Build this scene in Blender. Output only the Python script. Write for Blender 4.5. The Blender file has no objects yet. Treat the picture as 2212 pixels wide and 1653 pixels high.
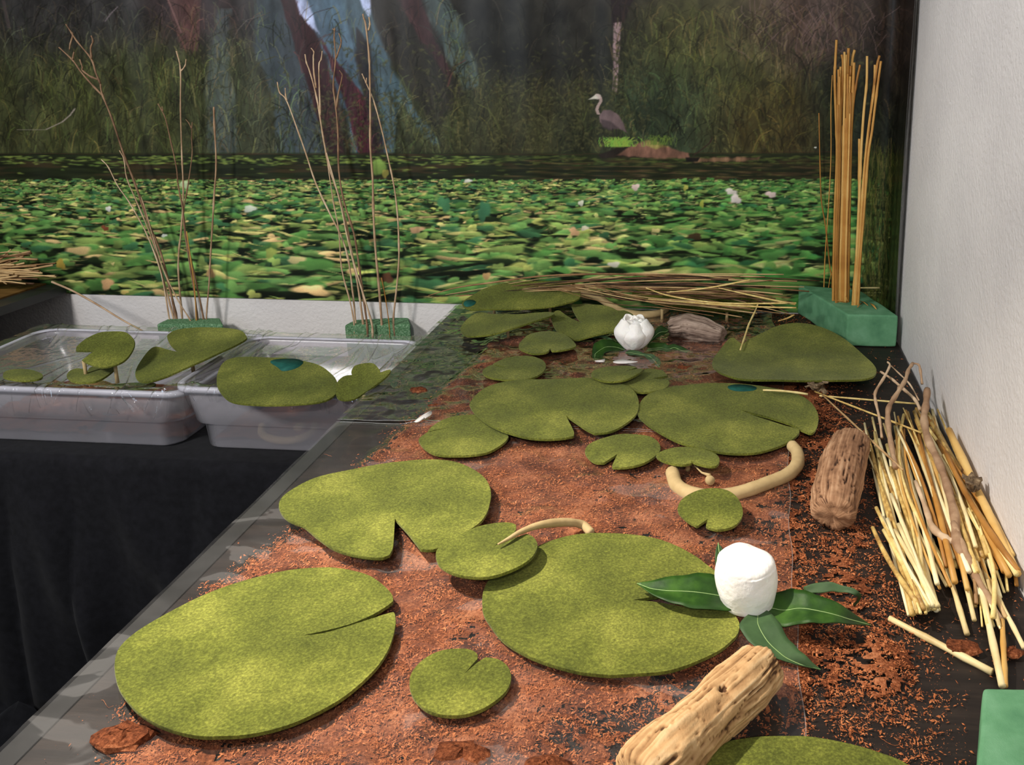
import bpy, bmesh, math, random
import numpy as np
from mathutils import Vector, Matrix, noise as mnoise
from mathutils.geometry import delaunay_2d_cdt

random.seed(11); RNG = np.random.default_rng(11)
S = bpy.context.scene
COL = S.collection
R_ = math.radians

# ------------------------------------------------------------------ camera
IW, IH = 2212, 1653
FPX, CX, CY = 2000.0, 1423.35, 524.7
CAMH = 0.70
YAW, PITCH = 0.0882368, 0.2283031
FV = np.array([-math.sin(YAW)*math.cos(PITCH), math.cos(YAW)*math.cos(PITCH), -math.sin(PITCH)])
RV = np.array([math.cos(YAW), math.sin(YAW), 0.0]); UV = np.cross(RV, FV)
cam_d = bpy.data.cameras.new('camera'); cam = bpy.data.objects.new('camera', cam_d); COL.objects.link(cam)
cam_d.sensor_width = 36.0; cam_d.lens = FPX/IW*36.0
cam_d.shift_x = (IW/2-CX)/IW; cam_d.shift_y = (CY-IH/2)/IW
cam_d.clip_start = 0.02
m = Matrix.Identity(4)
for i in range(3):
    m[i][0] = RV[i]; m[i][1] = UV[i]; m[i][2] = -FV[i]
m[2][3] = CAMH
cam.matrix_world = m
S.camera = cam

# ------------------------------------------------------------------ view, world, lights
S.view_settings.view_transform = 'Standard'; S.view_settings.look = 'None'
S.view_settings.gamma = 1.0; S.view_settings.use_curve_mapping = False
S.view_settings.exposure = 0.0
wd = bpy.data.worlds.new('room_ambience'); S.world = wd; wd.use_nodes = True
wd.node_tree.nodes['Background'].inputs[0].default_value = (1.0, 0.93, 0.86, 1)
wd.node_tree.nodes['Background'].inputs[1].default_value = 0.08

def spot(name, loc, tgt, power, col, size, radius, blend=0.6):
    d = bpy.data.lights.new(name, 'SPOT'); d.energy = power; d.color = col
    d.spot_size = R_(size); d.spot_blend = blend; d.shadow_soft_size = radius
    o = bpy.data.objects.new(name, d); COL.objects.link(o); o.location = loc
    o.rotation_euler = (Vector(tgt)-Vector(loc)).to_track_quat('-Z', 'Y').to_euler()
    return o
def area(name, loc, tgt, power, col, sx, sy):
    d = bpy.data.lights.new(name, 'AREA'); d.energy = power; d.color = col
    d.shape = 'RECTANGLE'; d.size = sx; d.size_y = sy
    o = bpy.data.objects.new(name, d); COL.objects.link(o); o.location = loc
    o.rotation_euler = (Vector(tgt)-Vector(loc)).to_track_quat('-Z', 'Y').to_euler()
    return o
spot('track_spot_table', (-1.15, 0.90, 1.50), (-0.34, 0.80, 0), 235, (1.0, 0.90, 0.78), 60, 0.03, 1.0)
spot('track_spot_mural', (-2.1, -0.2, 1.65), (-0.95, 2.2, 0.0), 230, (1.0, 0.97, 0.94), 68, 0.20, 1.0)
spot('front_fill_spot', (-0.1, -1.3, 1.7), (0.15, 1.7, 0.5), 120, (1.0, 0.95, 0.89), 62, 0.08, 1.0)  # added fill from behind the camera, lifts upright faces and bin fronts
spot('wall_fill_spot', (-1.5, 0.9, 1.75), (0.37, 1.35, 0.75), 120, (1.0, 0.95, 0.92), 42, 0.06, 1.0)  # added wash without a visible fixture, brightens the right wall
area('overhead_fill_area', (-0.9, 1.45, 2.35), (-0.9, 1.45, 0), 6, (0.80, 0.90, 1.0), 1.2, 0.12)  # added overhead fill for cool top light and glints on the plastic
area('window_daylight', (-2.6, -2.4, 1.0), (-0.8, 2.26, 0.5), 20, (0.62, 0.80, 1.0), 0.7, 1.5)

# ------------------------------------------------------------------ pixel helpers (photo frame -> points of the place)
YB, XR, XL = 2.26, 0.37, -0.714      # back wall, right wall, left edge of the near tables
def ray(u, v): return FV*FPX + RV*(u-CX) - UV*(v-CY)
CP = np.array([0, 0, CAMH])
def G(u, v, z=0.0):
    d = ray(u, v); return Vector(CP + d*((z-CAMH)/d[2]))
def HY(u, v, Y):
    d = ray(u, v); return Vector(CP + d*(Y/d[1]))
def HX(u, v, X):
    d = ray(u, v); return Vector(CP + d*(X/d[0]))
def HP(u, v, p0, n):
    d = ray(u, v); n = np.array(n); t = (np.array(p0)-CP) @ n / (d @ n); return Vector(CP + d*t)
def proj(P):
    P = np.asarray(P) - CP; q = P @ FV
    return CX + FPX*(P @ RV)/q, CY - FPX*(P @ UV)/q

def lin(c):
    c = np.asarray(c, float)/255.0
    return np.where(c <= 0.04045, c/12.92, ((c+0.055)/1.055)**2.4)
def C(r, g, b, a=1): 
    l = lin((r, g, b)); return (float(l[0]), float(l[1]), float(l[2]), a)

# ------------------------------------------------------------------ object helpers
def link(o, parent=None):
    COL.objects.link(o)
    if parent is not None:
        o.parent = parent
        o.matrix_parent_inverse = Matrix.Identity(4)
    return o
def tag(o, label=None, cat=None, group=None, kind=None):
    if label: o['label'] = label
    if cat: o['category'] = cat
    if group: o['group'] = group
    if kind: o['kind'] = kind
    return o
def empty(name, loc, label=None, cat=None, group=None):
    o = bpy.data.objects.new(name, None); COL.objects.link(o); o.location = loc
    o.empty_display_size = 0.02
    return tag(o, label, cat, group)
def mesh_obj(name, verts, faces, mat, parent=None, smooth=True, origin=None):
    """verts in world space; the object's origin goes to `origin` (or the base centre)."""
    V = np.asarray([tuple(v) for v in verts], float)
    if parent is not None:
        org = np.array(parent.location) if parent.parent is None else np.array(parent.location)+np.array(parent.parent.location)
        off = org; loc = (0, 0, 0)
    else:
        if origin is None:
            mn, mx = V.min(0), V.max(0); origin = ((mn[0]+mx[0])/2, (mn[1]+mx[1])/2, mn[2])
        off = np.array(origin); loc = tuple(origin)
    me = bpy.data.meshes.new(name)
    me.from_pydata((V-off).tolist(), [], [tuple(f) for f in faces]); me.update()
    if smooth: me.polygons.foreach_set('use_smooth', [True]*len(me.polygons))
    if mat: me.materials.append(mat)
    o = bpy.data.objects.new(name, me); o.location = loc
    return link(o, parent)
def box_vf(x0, x1, y0, y1, z0, z1):
    v = [(x0,y0,z0),(x1,y0,z0),(x1,y1,z0),(x0,y1,z0),(x0,y0,z1),(x1,y0,z1),(x1,y1,z1),(x0,y1,z1)]
    f = [(0,3,2,1),(4,5,6,7),(0,1,5,4),(1,2,6,5),(2,3,7,6),(3,0,4,7)]
    return v, f
def box(name, x0, x1, y0, y1, z0, z1, mat, parent=None, bevel=0.0):
    v, f = box_vf(x0, x1, y0, y1, z0, z1)
    o = mesh_obj(name, v, f, mat, parent, smooth=False)
    if bevel:
        b = o.modifiers.new('bevel', 'BEVEL'); b.width = bevel; b.segments = 3
    return o
def catmull(pts, n=6, closed=False):
    P = [Vector(p) for p in pts]; out = []
    N = len(P); rng = N if closed else N-1
    for i in range(rng):
        p1, p2 = P[i], P[(i+1) % N]
        p0 = P[i-1] if (closed or i > 0) else p1*2-p2
        p3 = P[(i+2) % N] if (closed or i+2 < N) else p2*2-p1
        for k in range(n):
            t = k/n
            out.append(0.5*((2*p1)+(p2-p0)*t+(2*p0-5*p1+4*p2-p3)*t*t+(3*p1-p0-3*p2+p3)*t**3))
    if not closed: out.append(P[-1])
    return out
def tube_vf(pts, radii, sides=7, base=0, flat=1.0):
    """closed tube along pts."""
    V, Fs = [], []
    n = len(pts); prev = None
    for i, p in enumerate(pts):
        t = (pts[min(i+1, n-1)]-pts[max(i-1, 0)]).normalized()
        if prev is None:
            a = Vector((0, 0, 1)) if abs(t.z) < 0.9 else Vector((1, 0, 0))
            nrm = (a - t*a.dot(t)).normalized()
        else:
            nrm = (prev - t*prev.dot(t)); nrm = nrm.normalized() if nrm.length > 1e-9 else Vector((1, 0, 0))
        prev = nrm; b = t.cross(nrm)
        for k in range(sides):
            an = 2*math.pi*k/sides
            V.append(p + (nrm*math.cos(an)*flat + b*math.sin(an))*radii[i])
    for i in range(n-1):
        for k in range(sides):
            k2 = (k+1) % sides
            Fs.append((base+i*sides+k, base+i*sides+k2, base+(i+1)*sides+k2, base+(i+1)*sides+k))
    Fs.append(tuple(base+k for k in range(sides))[::-1])
    Fs.append(tuple(base+(n-1)*sides+k for k in range(sides)))
    return V, Fs
def fbm(x, y, z=0.0, oct=4, sc=1.0):
    return mnoise.fractal(Vector((x*sc, y*sc, z*sc)), 1.0, 2.0, oct)

# 2-D noise on numpy arrays
def vnoise(X, Y, seed=0):
    r = np.random.default_rng(seed).random((256, 256)).astype(np.float32)
    xi = np.floor(X).astype(int); yi = np.floor(Y).astype(int); fx = X-xi; fy = Y-yi
    fx = fx*fx*(3-2*fx); fy = fy*fy*(3-2*fy)
    a = r[yi & 255, xi & 255]; b = r[yi & 255, (xi+1) & 255]; c = r[(yi+1) & 255, xi & 255]; d = r[(yi+1) & 255, (xi+1) & 255]
    return (a*(1-fx)+b*fx)*(1-fy)+(c*(1-fx)+d*fx)*fy
def nfbm(X, Y, oct=4, seed=0):
    o = 0.0; amp = 0.5; tot = 0
    for i in range(oct):
        o = o + amp*vnoise(X*2**i+17.3*i, Y*2**i+5.1*i, seed+i); tot += amp; amp *= 0.5
    return o/tot
def sstep(a, b, x):
    t = np.clip((x-a)/(b-a), 0, 1); return t*t*(3-2*t)

# ------------------------------------------------------------------ materials
def new_mat(name):
    mt = bpy.data.materials.new(name); mt.use_nodes = True
    nt = mt.node_tree; return mt, nt, nt.nodes['Principled BSDF'], nt.links
def nd(nt, t, **kw):
    n = nt.nodes.new(t)
    for k, v in kw.items(): setattr(n, k, v)
    return n
def ramp(nt, stops):
    n = nt.nodes.new('ShaderNodeValToRGB'); e = n.color_ramp.elements
    while len(e) < len(stops): e.new(0.5)
    for i, (p, c) in enumerate(stops): e[i].position = p; e[i].color = c
    return n
def noise_mat(name, stops, scale=20, detail=5, rough=0.8, bump=0.2, bump_scale=None, bump_dist=0.002, stretch=(1,1,1), spec=0.3, rnd=0.0, rough_n=0.55, sheen=0.0):
    mt, nt, b, L = new_mat(name)
    tc = nd(nt, 'ShaderNodeTexCoord'); mp = nd(nt, 'ShaderNodeMapping'); mp.inputs['Scale'].default_value = stretch
    L.new(tc.outputs['Object'], mp.inputs[0])
    n1 = nd(nt, 'ShaderNodeTexNoise'); n1.inputs['Scale'].default_value = scale; n1.inputs['Detail'].default_value = detail; n1.inputs['Roughness'].default_value = rough_n
    L.new(mp.outputs[0], n1.inputs['Vector'])
    fac = n1.outputs['Fac']
    if rnd:
        oi = nd(nt, 'ShaderNodeObjectInfo'); ma = nd(nt, 'ShaderNodeMath', operation='MULTIPLY_ADD')
        L.new(oi.outputs['Random'], ma.inputs[0]); ma.inputs[1].default_value = rnd; ma.inputs[2].default_value = -rnd/2
        ad = nd(nt, 'ShaderNodeMath', operation='ADD'); L.new(fac, ad.inputs[0]); L.new(ma.outputs[0], ad.inputs[1]); fac = ad.outputs[0]
    r = ramp(nt, stops); L.new(fac, r.inputs[0]); L.new(r.outputs[0], b.inputs['Base Color'])
    b.inputs['Roughness'].default_value = rough; b.inputs['Specular IOR Level'].default_value = spec
    if sheen: b.inputs['Sheen Weight'].default_value = sheen; b.inputs['Sheen Roughness'].default_value = 0.4
    if bump:
        n2 = nd(nt, 'ShaderNodeTexNoise'); n2.inputs['Scale'].default_value = bump_scale or scale*4; n2.inputs['Detail'].default_value = 4
        L.new(mp.outputs[0], n2.inputs['Vector'])
        bp = nd(nt, 'ShaderNodeBump'); bp.inputs['Strength'].default_value = bump; bp.inputs['Distance'].default_value = bump_dist
        L.new(n2.outputs['Fac'], bp.inputs['Height']); L.new(bp.outputs[0], b.inputs['Normal'])
    return mt
M = {}
def felt_material():
    mt, nt, b, L = new_mat('green_felt')
    tc = nd(nt, 'ShaderNodeTexCoord')
    n1 = nd(nt, 'ShaderNodeTexNoise'); n1.inputs['Scale'].default_value = 9; n1.inputs['Detail'].default_value = 4
    n2 = nd(nt, 'ShaderNodeTexNoise'); n2.inputs['Scale'].default_value = 330; n2.inputs['Detail'].default_value = 3; n2.inputs['Roughness'].default_value = 0.7
    n3 = nd(nt, 'ShaderNodeTexNoise'); n3.inputs['Scale'].default_value = 90; n3.inputs['Detail'].default_value = 4; n3.inputs['Distortion'].default_value = 1.5
    for n in (n1, n2, n3): L.new(tc.outputs['Object'], n.inputs['Vector'])
    r1 = ramp(nt, [(0.30, C(72, 78, 30)), (0.52, C(94, 99, 39)), (0.72, C(124, 126, 56))])
    L.new(n1.outputs['Fac'], r1.inputs[0])
    r2 = ramp(nt, [(0.25, (0.52, 0.52, 0.52, 1)), (0.5, (1, 1, 1, 1)), (0.74, (1.85, 1.85, 1.75, 1))])
    L.new(n2.outputs['Fac'], r2.inputs[0])
    r3 = ramp(nt, [(0.3, (0.84, 0.86, 0.84, 1)), (0.7, (1.14, 1.14, 1.1, 1))]); L.new(n3.outputs['Fac'], r3.inputs[0])
    m1 = nd(nt, 'ShaderNodeMix', data_type='RGBA', blend_type='MULTIPLY'); m1.inputs[0].default_value = 1
    L.new(r1.outputs[0], m1.inputs[6]); L.new(r2.outputs[0], m1.inputs[7])
    m2 = nd(nt, 'ShaderNodeMix', data_type='RGBA', blend_type='MULTIPLY'); m2.inputs[0].default_value = 1
    L.new(m1.outputs[2], m2.inputs[6]); L.new(r3.outputs[0], m2.inputs[7]); L.new(m2.outputs[2], b.inputs['Base Color'])
    b.inputs['Roughness'].default_value = 0.95; b.inputs['Specular IOR Level'].default_value = 0.15
    b.inputs['Sheen Weight'].default_value = 0.22; b.inputs['Sheen Roughness'].default_value = 0.4; b.inputs['Sheen Tint'].default_value = (0.9, 0.95, 0.6, 1)
    bp = nd(nt, 'ShaderNodeBump'); bp.inputs['Strength'].default_value = 0.55; bp.inputs['Distance'].default_value = 0.0012
    L.new(n2.outputs['Fac'], bp.inputs['Height']); L.new(bp.outputs[0], b.inputs['Normal'])
    return mt
M['felt'] = felt_material()
M['teal'] = noise_mat('teal_paint', [(0.3, C(14, 70, 62)), (0.7, C(30, 96, 84))], 60, rough=0.7, bump=0.2)
M['table'] = noise_mat('black_board', [(0.25, C(22, 18, 16)), (0.5, C(33, 27, 24)), (0.75, C(50, 41, 35))], 14, 6, rough=0.55, bump=0.12, bump_scale=60, bump_dist=0.001, stretch=(0.5, 5, 1), spec=0.25)
M['edge'] = noise_mat('dark_edging', [(0.3, C(34, 34, 34)), (0.7, C(50, 50, 49))], 12, rough=0.35, bump=0.0, spec=0.5)
M['wood_top'] = noise_mat('varnished_wood', [(0.3, C(70, 48, 22)), (0.5, C(118, 84, 42)), (0.7, C(150, 112, 62))], 5, 6, rough=0.5, stretch=(1, 7, 1), bump=0.05)
M['cloth'] = noise_mat('black_cloth', [(0.3, C(17, 17, 20)), (0.7, C(27, 27, 31))], 60, rough=0.9, bump=0.25, bump_scale=500, bump_dist=0.0006, spec=0.15, sheen=0.12)
M['plaster'] = noise_mat('white_plaster', [(0.3, C(214, 210, 208)), (0.7, C(226, 222, 219))], 6, rough=0.7, bump=0.6, bump_scale=130, bump_dist=0.003, spec=0.3)
M['floor'] = noise_mat('dark_floor', [(0.3, C(16, 15, 15)), (0.7, C(24, 22, 22))], 8, rough=0.5, bump=0.0)
M['metal'] = noise_mat('grey_metal', [(0.3, C(70, 70, 72)), (0.7, C(90, 90, 92))], 30, rough=0.4, bump=0.0)
M['foam'] = noise_mat('green_foam', [(0.3, C(80, 128, 94)), (0.5, C(96, 146, 108)), (0.7, C(112, 160, 124))], 25, 5, rough=0.95, bump=0.5, bump_scale=900, bump_dist=0.0008, spec=0.1)
M['foam_crumb'] = noise_mat('crumbly_green_foam', [(0.3, C(66, 104, 70)), (0.5, C(96, 136, 98)), (0.7, C(140, 172, 138))], 240, 4, rough=0.95, bump=0.8, bump_scale=420, bump_dist=0.003, spec=0.1)
M['straw'] = noise_mat('pale_straw', [(0.08, C(150, 112, 58)), (0.35, C(205, 172, 100)), (0.6, C(228, 204, 132)), (0.9, C(240, 222, 160))], 14, 5, rough=0.5, stretch=(6, 6, 6), bump=0.3, bump_scale=90, bump_dist=0.0006, rnd=0.7, spec=0.4)
M['straw_white'] = noise_mat('bleached_straw', [(0.08, C(176, 148, 96)), (0.35, C(224, 204, 150)), (0.6, C(242, 230, 184)), (0.9, C(250, 242, 212))], 14, 5, rough=0.5, bump=0.3, bump_scale=90, bump_dist=0.0006, rnd=0.5, spec=0.4)
M['reed'] = noise_mat('golden_reed', [(0.1, C(132, 84, 34)), (0.4, C(184, 130, 60)), (0.65, C(206, 160, 86)), (0.9, C(222, 186, 116))], 12, 5, rough=0.5, bump=0.3, bump_scale=120, bump_dist=0.0006, rnd=0.6, spec=0.4)
M['twig'] = noise_mat('dry_brown_twig', [(0.1, C(92, 66, 48)), (0.4, C(150, 118, 90)), (0.65, C(186, 156, 124)), (0.9, C(220, 196, 164))], 26, 6, rough=0.7, bump=0.5, bump_scale=160, bump_dist=0.001, rnd=0.5)
M['rush'] = noise_mat('tan_rush', [(0.05, C(48, 30, 18)), (0.3, C(94, 64, 40)), (0.55, C(146, 110, 72)), (0.9, C(206, 174, 124))], 16, 5, rough=0.55, bump=0.3, bump_scale=120, bump_dist=0.0006, rnd=0.9)
M['seed'] = noise_mat('dark_seed_husk', [(0.3, C(60, 46, 34)), (0.55, C(118, 98, 74)), (0.75, C(178, 160, 128))], 120, 5, rough=0.9, bump=0.6, bump_scale=300)
M['clay'] = noise_mat('beige_clay', [(0.3, C(170, 146, 102)), (0.7, C(194, 170, 124))], 40, 5, rough=0.75, bump=0.35, bump_scale=150, bump_dist=0.001)
M['petal'] = noise_mat('white_clay_petal', [(0.3, C(247, 243, 236)), (0.7, C(253, 250, 246))], 20, rough=0.6, bump=0.7, bump_scale=38, bump_dist=0.006)
M['petal'].node_tree.nodes['Principled BSDF'].inputs['Subsurface Weight'].default_value = 0.15
M['petal'].node_tree.nodes['Principled BSDF'].inputs['Subsurface Radius'].default_value = (0.01, 0.008, 0.006)
M['leaf'] = noise_mat('glossy_green_leaf', [(0.3, C(20, 44, 10)), (0.5, C(34, 66, 16)), (0.72, C(58, 94, 28))], 30, 5, rough=0.5, bump=0.35, bump_scale=110, bump_dist=0.001, spec=0.3)
M['leaf_dull'] = noise_mat('grey_green_leaf', [(0.3, C(40, 64, 34)), (0.7, C(66, 94, 56))], 30, 5, rough=0.6, bump=0.3, bump_scale=110, bump_dist=0.001)
M['rib'] = noise_mat('pale_leaf_rib', [(0.3, C(132, 164, 98)), (0.7, C(160, 186, 124))], 40, rough=0.5, bump=0)
M['white_bit'] = noise_mat('white_scrap_and_glint', [(0.3, C(226, 218, 210)), (0.7, C(240, 234, 228))], 60, rough=0.5, bump=0.2)
def drift_material(name, stops):
    mt, nt, b, L = new_mat(name)
    at = nd(nt, 'ShaderNodeAttribute'); at.attribute_name = 'grain'
    tc = nd(nt, 'ShaderNodeTexCoord'); n = nd(nt, 'ShaderNodeTexNoise'); n.inputs['Scale'].default_value = 70; n.inputs['Detail'].default_value = 6
    L.new(tc.outputs['Object'], n.inputs['Vector'])
    mx = nd(nt, 'ShaderNodeMath', operation='MULTIPLY_ADD'); L.new(n.outputs['Fac'], mx.inputs[0]); mx.inputs[1].default_value = 0.55; 
    L.new(at.outputs['Fac'], mx.inputs[2])
    sb = nd(nt, 'ShaderNodeMath', operation='SUBTRACT'); L.new(mx.outputs[0], sb.inputs[0]); sb.inputs[1].default_value = 0.27
    r = ramp(nt, stops); L.new(sb.outputs[0], r.inputs[0]); L.new(r.outputs[0], b.inputs['Base Color'])
    b.inputs['Roughness'].default_value = 0.85; b.inputs['Specular IOR Level'].default_value = 0.2
    bp = nd(nt, 'ShaderNodeBump'); bp.inputs['Strength'].default_value = 0.5; bp.inputs['Distance'].default_value = 0.001
    n2 = nd(nt, 'ShaderNodeTexNoise'); n2.inputs['Scale'].default_value = 380; n2.inputs['Detail'].default_value = 4; L.new(tc.outputs['Object'], n2.inputs['Vector'])
    L.new(n2.outputs['Fac'], bp.inputs['Height']); L.new(bp.outputs[0], b.inputs['Normal'])
    return mt
M['drift'] = drift_material('tan_driftwood', [(0.12, C(84, 58, 38)), (0.35, C(160, 122, 82)), (0.6, C(196, 158, 112)), (0.9, C(218, 186, 142))])
M['drift_red'] = drift_material('reddish_driftwood', [(0.12, C(62, 42, 31)), (0.35, C(122, 88, 64)), (0.6, C(156, 118, 88)), (0.9, C(184, 148, 116))])
M['drift_grey'] = drift_material('grey_driftwood', [(0.12, C(58, 46, 40)), (0.35, C(108, 90, 80)), (0.6, C(142, 122, 108)), (0.9, C(176, 156, 140))])
def coir_material():
    mt, nt, b, L = new_mat('coconut_coir')
    tc = nd(nt, 'ShaderNodeTexCoord')
    n = nd(nt, 'ShaderNodeTexNoise'); n.inputs['Scale'].default_value = 240; n.inputs['Detail'].default_value = 5; n.inputs['Roughness'].default_value = 0.7
    n1 = nd(nt, 'ShaderNodeTexNoise'); n1.inputs['Scale'].default_value = 16; n1.inputs['Detail'].default_value = 5
    L.new(tc.outputs['Object'], n.inputs['Vector']); L.new(tc.outputs['Object'], n1.inputs['Vector'])
    av = nd(nt, 'ShaderNodeMath', operation='MULTIPLY_ADD'); L.new(n1.outputs['Fac'], av.inputs[0]); av.inputs[1].default_value = 0.7
    hf = nd(nt, 'ShaderNodeMath', operation='MULTIPLY'); L.new(n.outputs['Fac'], hf.inputs[0]); hf.inputs[1].default_value = 0.6; L.new(hf.outputs[0], av.inputs[2])
    r = ramp(nt, [(0.38, C(30, 16, 11)), (0.55, C(84, 45, 28)), (0.68, C(132, 75, 47)), (0.84, C(188, 124, 86))])
    L.new(av.outputs[0], r.inputs[0]); L.new(r.outputs[0], b.inputs['Base Color'])
    b.inputs['Roughness'].default_value = 0.95; b.inputs['Specular IOR Level'].default_value = 0.1
    bp = nd(nt, 'ShaderNodeBump'); bp.inputs['Strength'].default_value = 0.9; bp.inputs['Distance'].default_value = 0.003
    L.new(n.outputs['Fac'], bp.inputs['Height']); L.new(bp.outputs[0], b.inputs['Normal'])
    return mt
M['coir'] = coir_material()
M['chip'] = noise_mat('coir_chip', [(0.2, C(84, 44, 24)), (0.42, C(146, 82, 48)), (0.62, C(186, 116, 74)), (0.85, C(224, 162, 112))], 130, 3, rough=0.9, bump=0.0, spec=0.15)
def sheet_fresnel(nt, L, boost=1.0, f0=0.045):
    lw = nd(nt, 'ShaderNodeLayerWeight'); lw.inputs['Blend'].default_value = 0.5
    pw = nd(nt, 'ShaderNodeMath', operation='POWER'); L.new(lw.outputs['Facing'], pw.inputs[0]); pw.inputs[1].default_value = 4.5
    ma = nd(nt, 'ShaderNodeMath', operation='MULTIPLY_ADD'); ma.use_clamp = True; L.new(pw.outputs[0], ma.inputs[0]); ma.inputs[1].default_value = 0.95*boost; ma.inputs[2].default_value = f0*boost
    return lw, ma
def film_material(name, haze, gloss_rough, boost=1.0, patch=0.0, tint=(1, 1, 1, 1), ripple=0.0, ripple_scale=30):
    mt, nt, b, L = new_mat(name); nt.nodes.remove(b)
    out = nt.nodes['Material Output']
    tr = nd(nt, 'ShaderNodeBsdfTransparent'); tr.inputs[0].default_value = tint
    df = nd(nt, 'ShaderNodeBsdfDiffuse'); df.inputs[0].default_value = (0.86, 0.85, 0.84, 1)
    gl = nd(nt, 'ShaderNodeBsdfGlossy'); gl.inputs['Roughness'].default_value = gloss_rough
    mx = nd(nt, 'ShaderNodeMixShader'); mx.inputs[0].default_value = haze
    tc = nd(nt, 'ShaderNodeTexCoord')
    if patch:
        n = nd(nt, 'ShaderNodeTexNoise'); n.inputs['Scale'].default_value = 9; n.inputs['Detail'].default_value = 3; n.inputs['Distortion'].default_value = 0.8
        mp = nd(nt, 'ShaderNodeMapping'); mp.inputs['Scale'].default_value = (0.8, 1.5, 1); L.new(tc.outputs['Object'], mp.inputs[0]); L.new(mp.outputs[0], n.inputs['Vector'])
        r = ramp(nt, [(0.40, (haze, haze, haze, 1)), (0.60, (haze+patch*0.25,)*3+(1,)), (0.615, (haze+patch,)*3+(1,))]); L.new(n.outputs['Fac'], r.inputs[0]); L.new(r.outputs[0], mx.inputs[0])
    L.new(tr.outputs[0], mx.inputs[1]); L.new(df.outputs[0], mx.inputs[2])
    fr, mu = sheet_fresnel(nt, L, boost)
    m2 = nd(nt, 'ShaderNodeMixShader'); L.new(mu.outputs[0], m2.inputs[0]); L.new(mx.outputs[0], m2.inputs[1]); L.new(gl.outputs[0], m2.inputs[2])
    if ripple:
        n = nd(nt, 'ShaderNodeTexNoise'); n.inputs['Scale'].default_value = ripple_scale; n.inputs['Detail'].default_value = 2
        L.new(tc.outputs['Object'], n.inputs['Vector'])
        bp = nd(nt, 'ShaderNodeBump'); bp.inputs['Strength'].default_value = min(1, ripple); bp.inputs['Distance'].default_value = 0.012*max(1, ripple)
        L.new(n.outputs['Fac'], bp.inputs['Height']); L.new(bp.outputs[0], gl.inputs['Normal']); L.new(bp.outputs[0], fr.inputs['Normal'])
    L.new(m2.outputs[0], out.inputs['Surface'])
    return mt
M['film'] = film_material('clear_table_film', 0.012, 0.10, 1.0, patch=0.06)
M['film_rippled'] = film_material('rippled_table_film', 0.015, 0.05, 2.0, patch=0.03, ripple=1.0, ripple_scale=15)
M['wrap'] = film_material('clear_plastic_wrap', 0.03, 0.035, 1.9, ripple=0.10, ripple_scale=50)
M['clear_strip'] = film_material('clear_plastic_strip', 0.12, 0.1, 1.5)
M['clear_edge'] = film_material('clear_film_edge', 0.10, 0.15, 1.2)
def bin_material():
    mt, nt, b, L = new_mat('frosted_plastic'); nt.nodes.remove(b); out = nt.nodes['Material Output']
    tr = nd(nt, 'ShaderNodeBsdfTransparent'); tr.inputs[0].default_value = (0.93, 0.92, 0.95, 1)
    df = nd(nt, 'ShaderNodeBsdfDiffuse'); df.inputs[0].default_value = (0.97, 0.94, 0.99, 1)
    tl = nd(nt, 'ShaderNodeBsdfTranslucent'); tl.inputs[0].default_value = (0.84, 0.82, 0.88, 1)
    m0 = nd(nt, 'ShaderNodeMixShader'); m0.inputs[0].default_value = 0.28; L.new(df.outputs[0], m0.inputs[1]); L.new(tl.outputs[0], m0.inputs[2])
    m1 = nd(nt, 'ShaderNodeMixShader'); m1.inputs[0].default_value = 0.28; L.new(tr.outputs[0], m1.inputs[1]); L.new(m0.outputs[0], m1.inputs[2])
    gl = nd(nt, 'ShaderNodeBsdfGlossy'); gl.inputs['Roughness'].default_value = 0.25
    fr, mu = sheet_fresnel(nt, L, 0.8)
    m2 = nd(nt, 'ShaderNodeMixShader'); L.new(mu.outputs[0], m2.inputs[0]); L.new(m1.outputs[0], m2.inputs[1]); L.new(gl.outputs[0], m2.inputs[2])
    L.new(m2.outputs[0], out.inputs['Surface']); return mt
M['bin'] = bin_material()
# ------------------------------------------------------------------ the printed mural: colours painted in code onto a fine mesh
MS0, MS1, MZ1, MC = -2.5, 0.56, 1.25, 0.001       # unrolled print: left end, right end (round the corner), height, cell
NC, NR = int(round((MS1-MS0)/MC)), int(round(MZ1/MC))
img = np.zeros((NR, NC, 3), np.float32)
sx = MS0 + (np.arange(NC)+0.5)*MC; sz = (np.arange(NR)+0.5)*MC
def s_xy(s):
    s = np.asarray(s, float)
    return np.where(s <= XR, s, XR), np.where(s <= XR, YB, YB-(s-XR))
_X, _Y = s_xy(sx)
P3 = np.stack(np.broadcast_arrays(_X[None, :], _Y[None, :], sz[:, None]), -1)
MU, MV = proj(P3); MU = MU.astype(np.float32); MV = MV.astype(np.float32); del P3
def to_cell(u, v):
    p = HY(u, v, YB)
    if p.x <= XR: s, z = p.x, p.z
    else:
        p = HX(u, v, XR); s, z = XR+(YB-p.y), p.z
    return (s-MS0)/MC, z/MC
PXC = 1.19   # cells per photo pixel on this wall
def blend(r0, r1, c0, c1, a, col):
    w = img[r0:r1, c0:c1]; w += (np.asarray(col, np.float32)-w)*a[..., None]
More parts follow.
